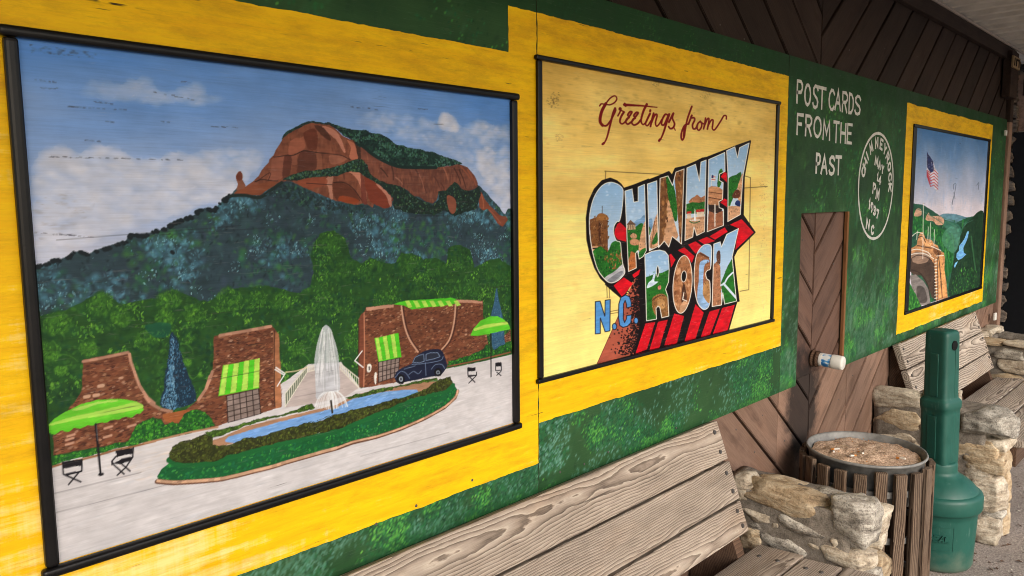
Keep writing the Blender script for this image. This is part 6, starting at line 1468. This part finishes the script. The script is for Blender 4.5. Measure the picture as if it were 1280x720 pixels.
vs, fs = [], []
rl = random.Random(12)
for k in range(46):
    a, rr_ = rl.uniform(0, 6.28), .17 * math.sqrt(rl.random()); x, y = rr_ * math.cos(a), rr_ * math.sin(a); s_ = rl.uniform(.002, .006); t_ = rl.uniform(0, 6.28); b0 = len(vs); zb_ = BZ - .004 - .012 * (rr_ / .186) ** 2
    for u, v_, h_ in ((-1, 0, 0), (0, .4, .5), (1, 0, .3), (0, -.4, .6)): vs.append((BX + x + s_ * (u * math.cos(t_) - v_ * math.sin(t_)), BY + y + s_ * (u * math.sin(t_) + v_ * math.cos(t_)), zb_ + s_ * h_))
    fs.append((b0, b0 + 1, b0 + 2, b0 + 3))
lf = link('leaf_bits', mesh('leaf_bits', vs, fs), M['filter'], bin_); tag(lf, 'orange brown leaf bits strewn on the sand', kind='stuff')

# ------------------------------------------------------------------ green smoking post
UX, UY = 3.52, .878
urn = empty('smoking_post', (UX, UY, 0), 'green plastic cigarette disposal post with domed base, beside the slatted bin', 'ash bin')
prof = [(.001, 0), (.135, 0), (.150, .006), (.157, .02), (.158, .03), (.172, .235), (.174, .25), (.178, .254), (.178, .262), (.188, .266), (.193, .275), (.194, .325), (.190, .336), (.178, .342), (.174, .344)]
link('base', lathe(prof, 80, 'base'), M['urn'], urn, (UX, UY, 0), smooth=True)
prof = [(.176, .3405), (.172, .348), (.155, .368), (.13, .388), (.105, .402), (.090, .412), (.082, .420), (.081, .428), (.082, .455), (.079, .464), (.070, .468), (.02, .470)]
link('domed_lid', lathe(prof, 80, 'domed_lid'), M['urn'], urn, (UX, UY, 0), smooth=True)
ang0 = math.radians(-17)
def sq(a, z, p=5.5):
    a -= ang0; c, s = abs(math.cos(a)), abs(math.sin(a)); return 1 / ((c ** p + s ** p) ** (1 / p))
def flute(a, z):
    k = sq(a, z)
    aa = (a - ang0) % (math.pi / 2)
    if abs(aa - math.pi / 4) > math.pi / 4 - .12 and .47 < z < .69: k *= .965
    return k
prof = [(.066, .463), (.0675, .48), (.0685, .68), (.0685, .70), (.0725, .705), (.0735, .715), (.0735, .735), (.070, .742), (.062, .750), (.0605, .758), (.0595, .90), (.0585, 1.020), (.0570, 1.034), (.052, 1.044), (.043, 1.048), (.001, 1.049)]
link('stem', lathe(prof, 96, 'stem', flute), M['urn'], urn, (UX, UY, 0), smooth=True)
# raised rib down the front face, and the mouth on the right side
er = Vector((math.cos(ang0 + math.pi), math.sin(ang0 + math.pi), 0))
R = Matrix((Vector((-er.y, er.x, 0)), er, Vector((0, 0, 1)))).transposed()
if R.determinant() < 0: R = Matrix((Vector((er.y, -er.x, 0)), er, Vector((0, 0, 1)))).transposed()
for dx in (-.0,):
    b = box_bm(.042, .006, .19, .0028, 2); p = Vector((UX, UY, 0)) + er * .0600
    link('raised_rib', bm_mesh(b, 'raised_rib'), M['urn'], urn, (p.x, p.y, .855), R)
    b = box_bm(.046, .006, .19, .0028, 2); p = Vector((UX, UY, 0)) + er * .0682
    link('raised_rib', bm_mesh(b, 'raised_rib'), M['urn'], urn, (p.x, p.y, .58), R)
es = Vector((math.cos(ang0 - math.pi / 2), math.sin(ang0 - math.pi / 2), 0))
Rr = Matrix((er, es, Vector((0, 0, 1)))).transposed()
if Rr.determinant() < 0: Rr = Matrix((-er, es, Vector((0, 0, 1)))).transposed()
p = Vector((UX, UY, 0)) + es * .0585
b = bmesh.new(); bmesh.ops.create_cone(b, cap_ends=True, segments=28, radius1=.021, radius2=.021, depth=.008)
for v in b.verts: v.co = Vector((v.co.x, v.co.z, v.co.y))
link('mouth', bm_mesh(b, 'mouth'), M['urn_dark'], urn, (p.x, p.y, .985), Rr)
b = box_bm(.02, .005, .24, .002); p = Vector((UX, UY, 0)) + es * .0590 - er * .02
link('side_groove', bm_mesh(b, 'side_groove'), M['urn'], urn, (p.x, p.y, .86), Rr)
# moulded label on the base
def on_drum(a, z, out): 
    r = .158 + (z - .03) / (.235 - .03) * .014 + out; return (UX + r * math.cos(a), UY + r * math.sin(a), z)
A0 = math.atan2(-UY, -UX) + .02       # towards the viewer
def drum_strokes(strokes, lw, out, name):
    vs, fs = [], []
    for st in strokes:
        n = len(st); base = len(vs)
        for i, (a, z) in enumerate(st):
            q0 = st[max(i - 1, 0)]; q1 = st[min(i + 1, n - 1)]; dx, dz = (q1[0] - q0[0]) * .165, q1[1] - q0[1]; L = math.hypot(dx, dz) + 1e-9
            px_, pz_ = -dz / L * lw / 2, dx / L * lw / 2
            for sg_ in (1, -1):
                for o_ in (-.002, out): vs.append(on_drum(a + sg_ * px_ / .165, z + sg_ * pz_, o_))
        for i in range(n - 1):
            k = base + 4 * i
            for (a_, b__) in ((1, 3), (3, 2), (2, 0), (0, 1)): fs.append((k + a_, k + b__, k + 4 + b__, k + 4 + a_))
        for k in (base, base + 4 * (n - 1)): fs.append((k, k + 1, k + 3, k + 2))
    o = link(name, mesh(name, vs, fs), M['urn'], urn); return o
def arc(a0, a1, z0, z1, n=10): return [(a0 + (a1 - a0) * i / n, z0 + (z1 - z0) * i / n) for i in range(n + 1)]
fr = [arc(A0 - .42, A0 + .42, .215, .215), arc(A0 - .42, A0 + .42, .108, .108), arc(A0 - .42, A0 - .42, .108, .215, 3), arc(A0 + .42, A0 + .42, .108, .215, 3)]
drum_strokes(fr, .0025, .0015, 'label_border')
letters = []
word = 'IDEAL'; xs_ = [-.27, -.16, -.02, .12, .26]
for ch, off in zip(word, xs_):
    for st in FONT[ch]: letters.append([(A0 + off + ((a - .5) * .10 + (b_ - .5) * .03), .150 + b_ * .026) for a, b_ in st])
drum_strokes(letters, .0068, .0068, 'moulded_lettering')
drum_strokes([arc(A0 - .33, A0 + .33, .144, .144)], .003, .0016, 'moulded_rule')

urn.scale = (.86, .86, .957); urn.rotation_euler = (-.018, -.018, 0)      # it leans a little towards the bin

# ------------------------------------------------------------------ capped pipe stub in the small opening
sx, sz = 3.105, Z(-.657)
st = empty('pipe_stub', (sx, WY, sz), 'short pipe stub with blue and white wrap and white cap in the small opening', 'pipe')
def ycyl(prof, name, mat, parent=st, n=28):
    me = lathe(prof, n, name); 
    for v in me.vertices: v.co = Vector((v.co.x, -v.co.z, v.co.y))
    me.flip_normals() if hasattr(me, 'flip_normals') else None
    return link(name, me, mat, parent, (sx, WY + .012, sz), (math.radians(3), 0, math.radians(2)), smooth=True)
ycyl([(.001, 0), (.036, 0), (.036, .006), (.030, .010), (.030, .016), (.034, .018), (.034, .024), (.029, .028), (.029, .032)], 'rusty_collar', M['bench_dark'])
ycyl([(.0265, .028), (.0270, .030), (.0270, .078), (.0265, .080)], 'wrap', M['blue_print'])
ycyl([(.0255, .078), (.0285, .080), (.0290, .084), (.0290, .118), (.0275, .123), (.0245, .125), (.001, .1255)], 'cap', M['white_plastic'])
ycyl([(.0272, .030), (.0276, .031), (.0276, .044), (.0272, .045)], 'white_band', M['white_plastic'])

# ------------------------------------------------------------------ far end: stone pier and black door leaf
pier = empty('stone_pier', (7.05, 1.5, 0), 'rough stone pier, shade put into its colour, past the end of the painted wall', 'pier')
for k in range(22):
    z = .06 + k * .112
    stone((7.0 + random.uniform(-.01, .01), 1.412 + random.uniform(-.008, .008), z), (.08, .075, .052), M['stone_shaded'], 900 + k, pier, 0, .6)
    stone((7.02, 1.55, z), (.08, .075, .052), M['stone_shaded'], 940 + k, pier, 0, .6)
core(pier, 7.0, 7.3, 1.36, 2.2, 2.5, 5)
dr = empty('black_door', (7.0, 1.1, 0), 'tall black door leaf beside the stone pier at the far end', 'door')
b = box_bm(.05, 1.03, 2.02, .004); link('door_leaf', bm_mesh(b, 'door_leaf'), M['black'], dr, (6.97, .850, 1.02))
b = box_bm(.05, 1.05, .42, .004); link('transom_board', bm_mesh(b, 'transom_board'), M['siding'], dr, (6.975, .835, 2.25))
b = box_bm(.24, .06, .07, .004)
for v in b.verts: v.co = Vector((v.co.z, v.co.y, -v.co.x))
b2 = box_bm(.12, .1, .12, .004); link('lintel', bm_mesh(b2, 'lintel'), M['siding_upper'], dr, (6.98, 1.27, 2.36))
b.free()

# ------------------------------------------------------------------ grit and dry leaves on the paving
def litter(name, label, n, region, size, mat, seed, leaf=False):
    r = random.Random(seed); vs, fs = [], []
    for _ in range(n):
        x, y = r.uniform(*region[0]), r.uniform(*region[1]); s = r.uniform(*size); a = r.uniform(0, 6.28)
        base = len(vs)
        if leaf:
            for (u, v, h) in ((-1, 0, .1), (0, .45, .35), (1, 0, .15), (0, -.45, .3), (0, 0, .05)):
                vs.append((x + s * (u * math.cos(a) - v * math.sin(a)), y + s * (u * math.sin(a) + v * math.cos(a)), .004 + s * h * r.uniform(.4, 1)))
            fs += [(base, base + 4, base + 1), (base + 1, base + 4, base + 2), (base + 2, base + 4, base + 3), (base + 3, base + 4, base)]
        else:
            for (u, v, w_) in ((1, 0, 0), (0, 1, 0), (-1, 0, 0), (0, -1, 0), (0, 0, .7)):
                k = r.uniform(.6, 1.1); vs.append((x + s * k * (u * math.cos(a) - v * math.sin(a)), y + s * k * (u * math.sin(a) + v * math.cos(a)), .001 + s * w_ * k))
            fs += [(base, base + 1, base + 4), (base + 1, base + 2, base + 4), (base + 2, base + 3, base + 4), (base + 3, base, base + 4)]
    o = link(name, mesh(name, vs, fs), mat); tag(o, label, 'litter' if leaf else 'grit', kind='stuff'); return o
litter('grit', 'loose pale grit scattered over the paving', 6500, ((2.4, 7.5), (-.4, 1.2)), (.0015, .005), M['stone_grey'], 5)
litter('dry_leaves', 'small brown leaf bits along the foot of the stone arms', 420, ((3.5, 6.9), (.35, 1.1)), (.006, .018), M['bench_dark'], 6, True)
bpy.context.view_layer.update()
